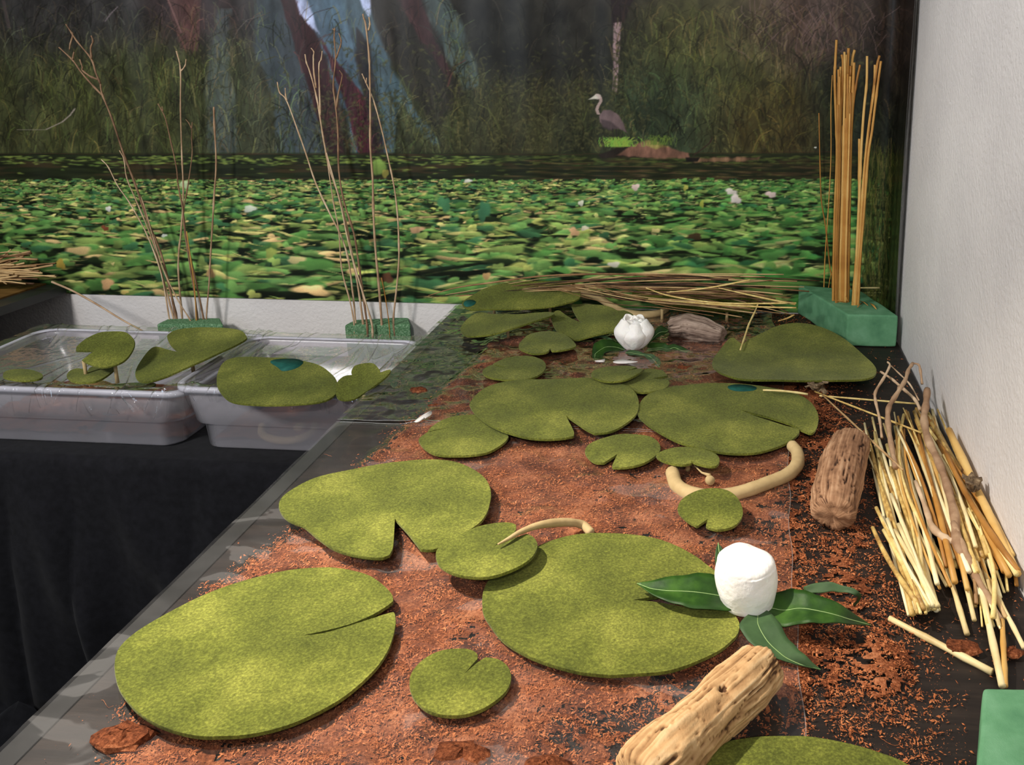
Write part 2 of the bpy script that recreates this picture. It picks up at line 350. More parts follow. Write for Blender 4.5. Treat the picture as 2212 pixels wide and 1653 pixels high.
def p_ellipse(u, v, ru, rv, col, alpha=1.0, wob=0.25, shade=0.0, soft=0.25, under=0.0, rot=0.0):
    c, r = to_cell(u, v); a, b = ru*PXC, rv*PXC; mx_ = max(a, b)*1.5+2
    c0, c1 = int(max(0, c-mx_)), int(min(NC, c+mx_)); r0, r1 = int(max(0, r-mx_)), int(min(NR, r+mx_))
    if c1-c0 < 1 or r1-r0 < 1: return
    yy, xx = np.mgrid[r0:r1, c0:c1]; dx = (xx-c); dy = (yy-r)
    if rot: dx, dy = dx*math.cos(rot)+dy*math.sin(rot), -dx*math.sin(rot)+dy*math.cos(rot)
    dx = dx/a; dy = dy/b
    th = np.arctan2(dy, dx); ph = random.random()*6.28
    rad = 1+wob*(0.6*np.sin(2*th+ph)+0.5*np.sin(3*th+ph*2.3)+0.3*np.sin(5*th+ph*1.7))
    d = np.sqrt(dx*dx+dy*dy)/rad
    if under:
        d2 = np.sqrt(dx*dx+(dy+0.7)**2)/rad
        blend(r0, r1, c0, c1, np.clip((1.1-d2)/0.3, 0, 1)*under, (14, 22, 12))
    m_ = np.clip((1-d)/soft, 0, 1)*alpha
    col = np.asarray(col, np.float32)
    if shade:
        cc = col*(1+shade*np.clip(dy, -1, 1)[..., None]*0.8+shade*0.25*np.sin(dx*3+ph)[..., None])
        w = img[r0:r1, c0:c1]; w += (cc-w)*m_[..., None]
    else: blend(r0, r1, c0, c1, m_, col)
def p_poly(pts, col, alpha=1.0, soft=2.0, grain=0.15, seed=3):
    q = np.array([to_cell(*p) for p in pts])
    c0, c1 = int(max(0, q[:, 0].min()-4)), int(min(NC, q[:, 0].max()+4)); r0, r1 = int(max(0, q[:, 1].min()-4)), int(min(NR, q[:, 1].max()+4))
    if c1 <= c0 or r1 <= r0: return
    yy, xx = np.mgrid[r0:r1, c0:c1].astype(np.float32)
    ins = np.zeros(xx.shape, bool); dmin = np.full(xx.shape, 1e9, np.float32)
    for i in range(len(q)):
        (x1, y1), (x2, y2) = q[i], q[(i+1) % len(q)]
        cond = ((y1 > yy) != (y2 > yy)); xs = (x2-x1)*(yy-y1)/((y2-y1) if y2 != y1 else 1e-9)+x1
        ins ^= cond & (xx < xs)
        l2 = (x2-x1)**2+(y2-y1)**2+1e-9; t = np.clip(((xx-x1)*(x2-x1)+(yy-y1)*(y2-y1))/l2, 0, 1)
        dmin = np.minimum(dmin, np.hypot(xx-x1-t*(x2-x1), yy-y1-t*(y2-y1)))
    n = nfbm(xx/14, yy/30, 4, seed)
    sd = np.where(ins, dmin, -dmin)+(n-0.5)*soft*3
    a = np.clip(sd/soft*0.5+0.5, 0, 1)*alpha
    cc = np.asarray(col, np.float32)*(1+grain*4*(n-0.5))[..., None]
    w = img[r0:r1, c0:c1]; w += (cc-w)*a[..., None]
def p_stroke(pts, width, col, alpha=1.0):
    q = np.array([to_cell(*p) for p in pts]); 
    seg = np.hypot(*np.diff(q, axis=0).T); n = max(3, int(seg.sum()*1.3))
    tt = np.concatenate([[0], np.cumsum(seg)]); t = np.linspace(0, tt[-1], n)
    cx_ = np.interp(t, tt, q[:, 0]); cy_ = np.interp(t, tt, q[:, 1]); w = width*PXC
    k = max(1, int(math.ceil(w)))
    for o in range(k):
        ci = np.round(cx_+o-(k-1)/2).astype(int); ri = np.round(cy_).astype(int)
        ok = (ci >= 0) & (ci < NC) & (ri >= 0) & (ri < NR); ci, ri = ci[ok], ri[ok]
        img[ri, ci] += (np.asarray(col, np.float32)-img[ri, ci])*alpha

# --- 1 base colours by zone
zones = [(150, 40, 220, 70, (50, 52, 48)), (100, 230, 160, 90, (66, 76, 40)), (330, 200, 130, 100, (64, 74, 40)), (400, 20, 70, 60, (56, 42, 42)),
         (540, 260, 90, 90, (60, 70, 48)), (700, 150, 90, 120, (50, 44, 42)), (900, 250, 140, 90, (60, 70, 42)), (1130, 70, 170, 110, (36, 39, 32)),
         (1150, 270, 150, 70, (62, 66, 38)), (1250, 290, 70, 50, (36, 46, 30)), (1450, 250, 100, 90, (48, 68, 46)), (1540, 80, 120, 110, (76, 86, 42)),
         (1710, 50, 130, 70, (92, 78, 66)), (1640, 260, 130, 60, (70, 68, 34)), (1850, 250, 80, 90, (32, 44, 32)), (1930, 100, 60, 150, (44, 38, 30)),
         (800, -200, 700, 160, (46, 46, 40)), (1700, -200, 400, 160, (66, 60, 50)), (-200, 200, 200, 150, (58, 66, 40))]
acc = np.zeros_like(img); ws = np.full(MU.shape, 1e-6, np.float32)
for (zu, zv, ru, rv, c) in zones:
    w = np.exp(-((MU-zu)/ru)**2-((MV-zv)/rv)**2).astype(np.float32)+1e-7
    acc += w[..., None]*np.array(c, np.float32); ws += w
img[:] = acc/ws[..., None]
n = nfbm(MU/22, MV/30, 5, 5).astype(np.float32); img *= (0.55+0.9*n)[..., None]
# --- 2 trunk buttresses
p_poly([(355, -20), (440, -20), (428, 110), (390, 105)], (96, 72, 64), 0.75)
p_poly([(470, 20), (500, 20), (492, 130), (505, 200), (512, 335), (452, 335), (445, 180), (455, 100)], (84, 104, 98), 0.6, 6)
p_poly([(552, -20), (628, -20), (640, 110), (690, 230), (720, 338), (600, 338), (590, 200), (545, 100)], (70, 90, 92), 0.75, 6)
p_poly([(600, -20), (690, -20), (725, 180), (745, 338), (712, 338), (655, 150)], (56, 34, 34), 0.95, 3)
p_poly([(640, -20), (735, -20), (765, 100), (780, 180), (808, 335), (765, 338), (738, 220), (690, 90)], (84, 120, 132), 0.88, 5)
p_poly([(690, 75), (716, 120), (760, 170), (800, 230), (825, 338), (776, 338), (742, 210)], (74, 36, 42), 0.95, 3)
p_poly([(730, -20), (790, -20), (812, 60), (850, 150), (900, 240), (955, 312), (930, 308), (862, 215), (852, 335), (822, 335), (800, 200), (765, 100)], (76, 108, 114), 0.85, 5)
p_poly([(770, 60), (800, 100), (812, 190), (830, 330), (806, 330), (790, 200), (770, 120)], (40, 34, 32), 0.8, 3)
p_poly([(790, -20), (905, -20), (950, 90), (1000, 200), (940, 280), (870, 170), (815, 60)], (46, 46, 38), 0.8, 6)
p_poly([(850, -20), (905, -20), (930, 60), (975, 160), (965, 170), (900, 70)], (70, 44, 44), 0.7, 4)
p_poly([(905, -20), (965, -20), (1000, 70), (1030, 140), (1030, 192), (1002, 192), (960, 110)], (80, 104, 96), 0.75, 6)
p_poly([(1318, -20), (1375, -20), (1348, 42), (1322, 60)], (36, 30, 30), 0.95, 2)
p_poly([(1325, 50), (1340, 48), (1337, 120), (1331, 198), (1322, 196)], (150, 136, 128), 0.95, 1.5)
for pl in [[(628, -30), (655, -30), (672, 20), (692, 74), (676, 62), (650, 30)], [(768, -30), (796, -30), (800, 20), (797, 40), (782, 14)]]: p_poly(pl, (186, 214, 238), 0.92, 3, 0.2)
for i in range(70):   # sky patches added higher up the print for the rippled film to reflect
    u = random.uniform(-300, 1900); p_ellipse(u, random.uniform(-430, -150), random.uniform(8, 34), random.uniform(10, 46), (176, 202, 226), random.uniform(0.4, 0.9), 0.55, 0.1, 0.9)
# --- 3 grasses and leaves of the bank
for i in range(7500):
    u = random.uniform(-330, 1990); v = random.uniform(20, 332)
    if 560 < u < 960 and v < 210 and random.random() < 0.7: continue
    if 1000 < u < 1330 and v < 160 and random.random() < 0.8: continue
    c, r = to_cell(u, v); c, r = int(min(max(c, 0), NC-1)), int(min(max(r, 0), NR-1))
    base = img[r, c].copy(); k = random.choice([0.4, 0.55, 0.7, 0.8, 1.2, 1.35, 1.5, 1.75])
    base = np.minimum(base, (84, 86, 60))
    col = base*k*np.array([random.uniform(0.9, 1.12), random.uniform(0.94, 1.06), random.uniform(0.8, 1.0)])
    L_ = random.uniform(14, 62); sl = random.gauss(0, 0.28); cv = random.gauss(0, 9)
    p_stroke([(u, min(v+L_*0.4, 331)), (u+sl*L_*0.3+cv*0.2, v), (u+sl*L_*0.7+cv*0.6, v-L_*0.35), (u+sl*L_*1.3+cv*1.6, v-L_*0.55)], random.choice([1, 1, 1.7, 2.2, 3]), col, random.uniform(0.25, 0.65))
for i in range(3600):
    u = random.uniform(680, 1400) if i % 3 else random.uniform(-300, 1900); v = random.uniform(90, 325)
    if 560 < u < 980 and v < 200 and random.random() < 0.75: continue
    if 1000 < u < 1330 and v < 170 and random.random() < 0.8: continue
    k = random.random(); p_ellipse(u, v, random.uniform(2.5, 8), random.uniform(1.5, 4.5), (40+56*k, 48+54*k, 28+28*k), random.uniform(0.35, 0.75), 0.4, 0.3, 0.5, rot=random.uniform(-1, 1))
for i in range(120):   # bare twigs in the thicket on the right
    u = random.uniform(1600, 1900); v = random.uniform(-10, 130); an = random.uniform(-2.6, -0.5); L_ = random.uniform(20, 70)
    p_stroke([(u, v), (u+math.cos(an)*L_*0.5+random.gauss(0, 4), v+math.sin(an)*L_*0.5), (u+math.cos(an)*L_, v+math.sin(an)*L_)], random.choice([1, 1.5]), (128, 112, 100) if random.random() < 0.6 else (50, 42, 36), 0.6)
p_stroke([(40, 279), (100, 279), (135, 263), (152, 248), (162, 234)], 3.5, (156, 156, 132), 0.85)
p_stroke([(228, 46), (240, 30), (256, 14)], 3, (120, 116, 112), 0.7)
p_stroke([(360, -10), (380, 40), (392, 70)], 4, (130, 104, 92), 0.7); p_stroke([(10, 0), (22, 60)], 7, (88, 82, 74), 0.6)
fz = (1-sstep(325, 333, MV)).astype(np.float32)[..., None]; img *= 1-fz*np.array((0.06, 0.13, 0.06), np.float32)
# --- 4 far water band
band = ((MV > 330) & (MV < 392)); wn = nfbm(MU/60, MV/4.0, 4, 21)
bc = np.array((30, 36, 20), np.float32)*(0.6+0.9*wn)[..., None]; red = sstep(0.55, 0.75, nfbm(MU/90, MV/8, 3, 33))[..., None]
bc = bc*(1-red*0.6)+np.array((70, 52, 34), np.float32)*red*0.6
a = (sstep(326, 333, MV)*(1-sstep(388, 396, MV))).astype(np.float32)[..., None]; img[:] = img*(1-a)+bc*a
p_stroke([(-300, 331), (500, 332), (1200, 333), (1900, 326)], 4, (66, 44, 32), 0.5)
for i in range(900):
    u = random.uniform(-330, 1900); v = random.choice([random.uniform(336, 354), random.uniform(336, 354), random.uniform(340, 388)])
    k = random.random(); dim = 0.62 if u > 1050 else 1.0
    if v > 357 and random.random() < 0.6: continue
    p_ellipse(u, v, random.uniform(5, 17), random.uniform(1.0, 2.6), np.array((86+60*k, 112+50*k, 52+24*k))*dim, 0.75, 0.3, 0.2, 0.6)
for i in range(240):
    u = random.uniform(1100, 1900); v = random.uniform(342, 392); p_ellipse(u, v, random.uniform(8, 40), random.uniform(0.8, 2.0), random.choice([(92, 82, 46), (70, 60, 36), (24, 24, 14), (104, 80, 56)]), 0.6, 0.2, 0, 0.6)
p_ellipse(818, 360, 16, 22, (120, 150, 70), 0.9, 0.2, 0.25); p_ellipse(832, 374, 9, 10, (160, 150, 70), 0.7, 0.2)
# --- 5 field of lily leaves
a = sstep(386, 396, MV).astype(np.float32)[..., None]; fn = nfbm(MU/30, MV/7, 4, 8)
img[:] = img*(1-a)+np.array((36, 56, 28), np.float32)*(0.5+1.0*fn)[..., None]*a
pal = [((104, 146, 76), 5), ((78, 124, 60), 5), ((134, 160, 82), 6), ((176, 182, 96), 4), ((206, 196, 120), 3.4), ((216, 182, 124), 2.8), ((58, 104, 66), 3), ((30, 44, 22), 4), ((14, 20, 10), 4)]
cols = [np.array(p[0], float) for p in pal]; wts = [p[1] for p in pal]
v = 389.0
while v < 690:
    t = min(1.2, max(0, (v-388)/255)); w = 11+46*t; h = 3.0+15*t
    u = -380.0+random.random()*w
    while u < 1900:
        col = random.choices(cols, wts)[0]*random.uniform(0.82, 1.18)
        if u > 1150:
            k = min(1, (u-1150)/500); col = col*(1-0.08*k)*np.array([1-0.16*k, 1, 1-0.05*k])
        ww = w*random.choice([0.35, 0.5, 0.7, 0.9, 1.1]); hh = h*random.choice([0.3, 0.5, 0.8, 1.0, 1.2])
        if col[1] < 60: hh *= 0.45; ww *= 1.4
        if col[0] > 140: hh *= random.choice([0.3, 0.45, 0.7])
        p_ellipse(u+random.gauss(0, w*0.3), v+random.gauss(0, h*0.4), ww, hh, col, random.uniform(0.75, 1), 0.38, 0.28, 0.3, under=0.55, rot=random.gauss(0, 0.12))
        if col[1] > 90 and random.random() < 0.42:
            p_ellipse(u+random.gauss(0, w*0.2), v+hh*random.choice([-0.6, 0.55, 0.7]), ww*random.uniform(0.4, 0.8), max(0.8, hh*0.2), random.choice([(214, 196, 128), (206, 170, 112), (196, 200, 120)]) if u < 1200 else (158, 156, 92), 0.85, 0.5, 0.1, 0.5, rot=random.gauss(0, 0.15))
        u += w*random.uniform(0.5, 1.0)
    v += h*0.52
for (u, v, ru, rv, c) in [(236, 450, 9, 6, (226, 224, 214)), (540, 450, 15, 10, (206, 214, 196)), (1010, 390, 9, 5, (216, 216, 204)), (400, 398, 11, 12, (176, 196, 150)), (1254, 438, 8, 6, (220, 220, 200)),
        (1372, 403, 11, 7, (222, 196, 190)), (1578, 413, 14, 7, (216, 208, 200)), (1588, 429, 14, 10, (218, 206, 204)), (1664, 419, 12, 8, (216, 192, 188)), (355, 508, 8, 4, (224, 230, 216)), (1760, 318, 2.5, 2, (240, 240, 230)),
        (1240, 500, 13, 10, (206, 162, 120)), (1262, 492, 8, 7, (214, 206, 180)), (228, 492, 10, 7, (122, 64, 44)), (232, 612, 16, 16, (204, 158, 112)), (270, 630, 12, 5, (200, 176, 100)), (585, 545, 13, 15, (150, 164, 80)),
        (132, 570, 14, 12, (172, 146, 62)), (455, 590, 10, 14, (176, 140, 96)), (900, 495, 18, 9, (196, 154, 116)), (1325, 570, 18, 6, (214, 208, 190)), (1500, 510, 20, 7, (60, 44, 28)), (640, 560, 26, 9, (206, 190, 130)), (170, 540, 40, 9, (206, 176, 120)),
        (960, 440, 14, 20, (66, 120, 80)), (1045, 455, 16, 24, (60, 112, 78)), (1480, 405, 6, 7, (170, 170, 80)), (1515, 440, 6, 8, (160, 170, 70)), (835, 600, 14, 16, (92, 58, 38)), (1050, 595, 12, 8, (190, 150, 100))]:
    p_ellipse(u, v, ru, rv, c, 0.95, 0.3, 0.15, 0.3)
# --- 6 log, tuft and wading bird
p_poly([(1290, 336), (1330, 318), (1400, 316), (1425, 338), (1300, 340)], (34, 28, 24), 0.95, 2)
p_poly([(1357, 318), (1396, 302), (1412, 303), (1442, 317), (1485, 331), (1488, 341), (1421, 341), (1330, 335)], (112, 80, 66), 0.95, 2, 0.25)
p_poly([(1396, 303), (1412, 303), (1440, 316), (1415, 320), (1394, 312)], (122, 118, 62), 0.8, 2, 0.3)
p_poly([(1490, 341), (1640, 338), (1636, 346), (1500, 350)], (122, 90, 70), 0.8, 2, 0.3); p_poly([(1480, 340), (1510, 340), (1505, 348), (1482, 348)], (14, 12, 12), 0.9, 1)
p_stroke([(1496, 336), (1520, 318), (1532, 308), (1538, 297)], 3, (52, 38, 32), 0.9)
for i in range(130):
    u = random.gauss(1340, 15); p_stroke([(u, 316), (u+random.gauss(0, 5), 306), (u+random.gauss(0, 9), 294+random.random()*10)], 1.5, (110+40*random.random(), 150+30*random.random(), 66), 0.7)
for i in range(40):
    u = random.gauss(1425, 14); p_stroke([(u, 312), (u+random.gauss(0, 4), 300), (u+random.gauss(0, 6), 290+random.random()*10)], 1.2, (96, 120, 50), 0.6)
p_poly([(1294, 250), (1302, 237), (1319, 236), (1336, 249), (1347, 266), (1353, 286), (1336, 277), (1319, 277), (1302, 272), (1296, 262)], (108, 90, 92), 0.95, 1.2, 0.12)
p_poly([(1298, 258), (1318, 262), (1336, 276), (1316, 280), (1300, 274)], (62, 52, 54), 0.8, 2)
p_stroke([(1296, 209), (1297, 218), (1291, 228), (1288, 236), (1292, 246)], 6, (168, 146, 140), 0.95)
p_ellipse(1290, 208, 8, 6.5, (188, 172, 166), 1, 0.05); p_poly([(1268, 215), (1286, 204), (1292, 212), (1280, 214)], (204, 200, 186), 0.95, 0.8, 0.05)
p_stroke([(1322, 277), (1324, 300)], 1.5, (40, 34, 34), 0.9); p_stroke([(1330, 278), (1333, 300)], 1.5, (40, 34, 34), 0.9)
# --- 7 reeds round the corner
for i in range(1500):
    u = random.uniform(1862, 1948); v = random.uniform(350, 680); L_ = random.uniform(15, 60); k = random.random()
    col = random.choice([(70+30*k, 84+26*k, 40), (40, 54, 28), (28, 36, 18), (110+20*k, 110, 60)])
    p_stroke([(u, v), (u+random.gauss(0, 3), v-L_*0.5), (u+random.gauss(0, 5), v-L_)], random.choice([1, 1.6]), col, random.uniform(0.3, 0.7))
img *= (1+0.10*(RNG.random((NR, NC, 1)).astype(np.float32)-0.5))
gm = img.mean(-1, keepdims=True); img[:] = gm+(img-gm)*0.97; np.clip(img, 0, 255, out=img)
# ------------------------------------------------------------------ the room
def struct(name, x0, x1, y0, y1, z0, z1, mat):
    o = box(name, x0, x1, y0, y1, z0, z1, mat); o['kind'] = 'structure'; return o
FZ = -0.75
struct('floor', -4.0, XR+0.1, -3.2, YB+0.1, FZ-0.05, FZ, M['floor'])
struct('wall_back', -4.0, XR+0.1, YB, YB+0.1, FZ, 2.2, M['plaster'])
struct('wall_right', XR, XR+0.1, -1.6, YB, FZ, 2.2, M['plaster'])

# mural mesh: fine where the photo looks, coarser further out
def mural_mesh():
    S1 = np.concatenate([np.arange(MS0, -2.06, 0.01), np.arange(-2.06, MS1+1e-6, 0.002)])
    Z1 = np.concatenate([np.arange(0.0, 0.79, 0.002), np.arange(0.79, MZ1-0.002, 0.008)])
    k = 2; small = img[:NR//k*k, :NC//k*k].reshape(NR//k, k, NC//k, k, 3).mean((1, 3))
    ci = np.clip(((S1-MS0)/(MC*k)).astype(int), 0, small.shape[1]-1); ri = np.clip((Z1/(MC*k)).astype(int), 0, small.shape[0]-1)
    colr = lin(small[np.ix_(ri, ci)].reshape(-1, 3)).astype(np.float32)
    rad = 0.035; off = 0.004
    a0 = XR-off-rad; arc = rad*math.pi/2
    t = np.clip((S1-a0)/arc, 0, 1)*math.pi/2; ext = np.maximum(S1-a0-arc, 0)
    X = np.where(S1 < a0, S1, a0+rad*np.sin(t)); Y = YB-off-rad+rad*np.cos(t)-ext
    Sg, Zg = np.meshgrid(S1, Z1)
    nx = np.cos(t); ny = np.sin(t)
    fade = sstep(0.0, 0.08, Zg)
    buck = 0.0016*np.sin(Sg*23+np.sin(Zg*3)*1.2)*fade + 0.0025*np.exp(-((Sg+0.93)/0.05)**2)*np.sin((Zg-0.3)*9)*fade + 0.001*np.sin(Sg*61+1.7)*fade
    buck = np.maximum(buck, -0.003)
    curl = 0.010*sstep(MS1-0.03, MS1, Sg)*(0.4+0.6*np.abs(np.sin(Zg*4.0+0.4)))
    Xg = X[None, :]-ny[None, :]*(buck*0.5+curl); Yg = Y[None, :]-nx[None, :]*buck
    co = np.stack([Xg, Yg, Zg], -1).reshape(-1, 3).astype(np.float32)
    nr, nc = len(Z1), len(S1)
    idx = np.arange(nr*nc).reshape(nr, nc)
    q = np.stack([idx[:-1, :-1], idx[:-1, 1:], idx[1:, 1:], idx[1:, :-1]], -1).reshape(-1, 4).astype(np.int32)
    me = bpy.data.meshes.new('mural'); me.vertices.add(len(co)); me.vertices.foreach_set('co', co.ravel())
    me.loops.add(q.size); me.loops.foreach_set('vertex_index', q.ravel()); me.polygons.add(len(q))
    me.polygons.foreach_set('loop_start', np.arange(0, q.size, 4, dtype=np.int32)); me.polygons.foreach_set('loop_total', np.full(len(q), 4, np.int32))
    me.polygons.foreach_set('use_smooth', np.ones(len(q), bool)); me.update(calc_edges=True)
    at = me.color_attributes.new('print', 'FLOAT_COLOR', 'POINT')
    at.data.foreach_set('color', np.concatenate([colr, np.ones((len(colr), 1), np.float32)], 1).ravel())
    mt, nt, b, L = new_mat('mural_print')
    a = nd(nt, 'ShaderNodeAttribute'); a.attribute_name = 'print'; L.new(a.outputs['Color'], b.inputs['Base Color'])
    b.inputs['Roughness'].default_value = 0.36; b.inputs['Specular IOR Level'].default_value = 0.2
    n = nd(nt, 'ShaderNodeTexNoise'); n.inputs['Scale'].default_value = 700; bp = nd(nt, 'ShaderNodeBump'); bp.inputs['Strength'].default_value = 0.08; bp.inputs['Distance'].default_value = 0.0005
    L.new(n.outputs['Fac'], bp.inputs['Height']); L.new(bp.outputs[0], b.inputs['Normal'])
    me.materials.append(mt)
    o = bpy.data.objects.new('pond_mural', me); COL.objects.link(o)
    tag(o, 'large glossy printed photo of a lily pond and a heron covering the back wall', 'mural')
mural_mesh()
def curl_strip(name, s_off, w, amp, lab):
    V, Fs = [], []; N = 60
    for i in range(N+1):
        z = 0.0+i/N*1.0; c = amp*(0.35+0.65*abs(math.sin(z*3.1+0.5)))
        for k in range(4):
            t = k/3; V.append((XR-0.0015-c*math.sin(t*1.6)*0.9-0.001*k, YB-(MS1-XR)-s_off-w*t*(0.7+0.3*math.sin(z*5)), z))
    for i in range(N):
        for k in range(3): Fs.append((i*4+k, i*4+k+1, (i+1)*4+k+1, (i+1)*4+k))
    o = mesh_obj(name, V, Fs, M['clear_strip']); s = o.modifiers.new('thickness', 'SOLIDIFY'); s.thickness = 0.0004
    return tag(o, lab, 'plastic strip')
curl_strip('clear_plastic_strip', 0.002, 0.022, 0.012, 'curled clear plastic strip along the mural edge on the white wall')

# ------------------------------------------------------------------ tables
def table(name, x0, x1, y0, y1, ztop, label, thick=0.028, mat='table', edge_left=True):
    t = empty(name, ((x0+x1)/2, (y0+y1)/2, FZ), label, 'table')
    box('tabletop', x0, x1, y0, y1, ztop-thick, ztop, M[mat], t, 0.002)
    for lx in (x0+0.06, x1-0.06):
        for ly in (y0+0.06, y1-0.06):
            box('leg', lx-0.016, lx+0.016, ly-0.016, ly+0.016, FZ, ztop-thick, M['metal'], t, 0.004)
    if edge_left: box('edging', x0-0.004, x0+0.022, y0, y1, ztop-thick-0.002, ztop+0.002, M['edge'], t, 0.001)
    return t
YS = 1.505
table('display_table', XL, XR-0.004, 0.45, YS-0.002, 0.0, 'black topped table nearest the viewer, holding the largest light green pads')
table('display_table', XL, XR-0.004, YS+0.002, YB-0.012, 0.0, 'black topped table pushed into the corner under the heron mural')
TZ2 = -0.15; T2F = 1.622
def low_table():
    t = empty('low_table', (-1.25, 1.95, FZ), 'low table hidden under black cloth, carrying the two plastic bins', 'table')
    box('tabletop', -1.78, XL-0.02, T2F+0.012, YB-0.02, TZ2-0.028, TZ2-0.004, M['table'], t)
    for lx in (-1.72, XL-0.08):
        for ly in (T2F+0.08, YB-0.1): box('leg', lx-0.016, lx+0.016, ly-0.016, ly+0.016, FZ, TZ2-0.028, M['metal'], t)
low_table()
def cloth():
    V, Fs = [], []; x0, x1 = -1.79, XL-0.008; NX = 180
    prof = [(YB-0.015, TZ2)] + [(YB-0.015+(T2F-YB+0.015)*k/10, TZ2) for k in range(1, 10)]
    prof += [(T2F+0.014, TZ2), (T2F+0.006, TZ2-0.002), (T2F, TZ2-0.007), (T2F-0.004, TZ2-0.018)]
    nz = 46
    for k in range(1, nz+1): prof.append((T2F-0.005, TZ2-0.018-(TZ2-0.018-FZ-0.002)*k/nz))
    for k in range(1, 9): prof.append((T2F-0.005-0.035*k, FZ+0.004))
    NP = len(prof)
    for i in range(NX+1):
        x = x0+(x1-x0)*i/NX
        for j, (y, z) in enumerate(prof):
            d = max(0, TZ2-z); am = min(1.0, d/0.35)
            fold = (math.sin(x*17+1.2*math.sin(d*3))+0.6*math.sin(x*31+2.0)+0.35*math.sin(x*58))*0.016*am
            sweep = 0.045*math.exp(-((x+1.28-d*0.55)/0.06)**2)*am + 0.035*math.exp(-((x+1.46-d*0.35)/0.05)**2)*am
            fold += 0.002*fbm(x*7, z*9, 1.0)*min(1, d/0.05)
            zz = z + (0.0012*fbm(x*9, y*9, 3.0) if d < 1e-4 else 0)
            if y < T2F-0.02: zz += max(0, 0.03*math.sin(x*11+y*23)+0.02*math.sin(x*29-y*31))
            V.append((x, y-abs(fold)-sweep, zz))
    for i in range(NX):
        for j in range(NP-1): a = i*NP+j; Fs.append((a, a+NP, a+NP+1, a+1))
    o = mesh_obj('black_tablecloth', V, Fs, M['cloth']); tag(o, 'black cloth draped over the low table and hanging in folds to the floor', 'tablecloth')
cloth()
def side_table():
    X3 = -1.80
    t = empty('side_table', (-2.2, 1.95, FZ), 'dark edged table with brown wood top at the far left, holding dry rushes', 'table')
    v = [(-2.7, 1.45), (X3-0.075, 1.45), (X3, YB-0.012), (-2.7, YB-0.012)]
    def slab(n, ins, z0, z1, mt):
        q = [(-2.7, 1.45+ins), (X3-0.075-ins, 1.45+ins), (X3-ins, YB-0.012), (-2.7, YB-0.012)]
        V = [(a, b, z0) for a, b in q]+[(a, b, z1) for a, b in q]
        mesh_obj(n, V, [(3, 2, 1, 0), (4, 5, 6, 7), (0, 1, 5, 4), (1, 2, 6, 5), (2, 3, 7, 6), (3, 0, 4, 7)], mt, t, False)
    slab('tabletop', 0.0, 0.004, 0.026, M['edge']); slab('wood_panel', 0.055, 0.026, 0.030, M['wood_top'])
    box('skirt', -2.65, -1.90, 1.50, 2.10, FZ, 0.004, M['cloth'], t)
side_table()

# ------------------------------------------------------------------ coir bedding
FE = [(1640, 600), (1671, 705), (1690, 830), (1697, 930), (1703, 1020), (1708, 1200), (1722, 1400), (1735, 1560), (1750, 1800)]   # right edge of the film in the photo
_fe = np.array([G(u, v)[:2] for u, v in FE]); _fe = _fe[np.argsort(_fe[:, 1])]
def film_right(Y): return np.interp(Y, _fe[:, 1], _fe[:, 0])
_cl = np.array([G(u, v)[:2] for u, v in [(215, 1700), (235, 1590), (440, 1270), (590, 1170), (760, 1010), (930, 860), (1010, 790), (1060, 725), (1090, 690)]]); _cl = _cl[np.argsort(_cl[:, 1])]
_cr = np.array([G(u, v)[:2] for u, v in [(1800, 700), (1830, 850), (1860, 1000), (1900, 1150), (1955, 1320), (2010, 1450), (2060, 1600), (2100, 1750)]]); _cr = _cr[np.argsort(_cr[:, 1])]
def dens(X, Y):
    l = np.interp(Y, _cl[:, 1], _cl[:, 0]); r = np.interp(Y, _cr[:, 1], _cr[:, 0])
    d = sstep(-0.03, 0.05, X-l)*(1-0.80*sstep(-0.06, 0.05, X-r))
    fr = film_right(Y); right = sstep(-0.02, 0.02, X-fr)
    d = d*(1-0.24*right)
    d = d*(1-0.55*(1-sstep(0.80, 0.95, Y))*sstep(-0.25, 0.0, X))
    d = d*(1-0.35*sstep(1.9, 2.15, Y))
    n = nfbm(X*16+3, Y*16, 5, 41); n2 = nfbm(X*5, Y*7, 3, 57)
    return d*(0.25+0.9*n+0.35*n2)
def hcoir(X, Y):
    d = dens(X, Y); n = nfbm(X*60, Y*60, 3, 77); cl = np.maximum(0, nfbm(X*11+9, Y*11+4, 3, 91)-0.56)
    return np.minimum(np.clip((d-0.42)/0.35, 0, 1)*(0.0012+0.004*n)+np.clip((d-0.45)/0.2, 0, 1)*cl*0.03, 0.009)
def coir_bed():
    c = 0.0035; xs = np.arange(XL+0.02, XR-0.006, c); ys = np.arange(0.62, YB-0.02, c)
    Xg, Yg = np.meshgrid(xs, ys); d = dens(Xg, Yg); jig = nfbm(Xg*140, Yg*140, 2, 5)
    mask = (d+0.55*(jig-0.5)) > 0.60
    z = hcoir(Xg, Yg)+0.0006+0.0012*jig
    nr, nc = Xg.shape; idx = np.arange(nr*nc).reshape(nr, nc)
    mq = mask[:-1, :-1]; q = np.stack([idx[:-1, :-1], idx[:-1, 1:], idx[1:, 1:], idx[1:, :-1]], -1)[mq]
    use, inv = np.unique(q.ravel(), return_inverse=True); q = inv.reshape(-1, 4)
    co = np.stack([Xg, Yg, z], -1).reshape(-1, 3)[use]
    co[:, :2] += RNG.normal(0, c*0.22, (len(co), 2))
    me = bpy.data.meshes.new('coir_bed'); me.from_pydata(co.tolist(), [], q.tolist()); me.update()
    me.polygons.foreach_set('use_smooth', np.ones(len(q), bool)); me.materials.append(M['coir'])
    o = bpy.data.objects.new('coir_bedding', me); COL.objects.link(o)
    tag(o, 'layer of reddish brown coconut coir spread over the black tables', 'coir', kind='stuff')
coir_bed()
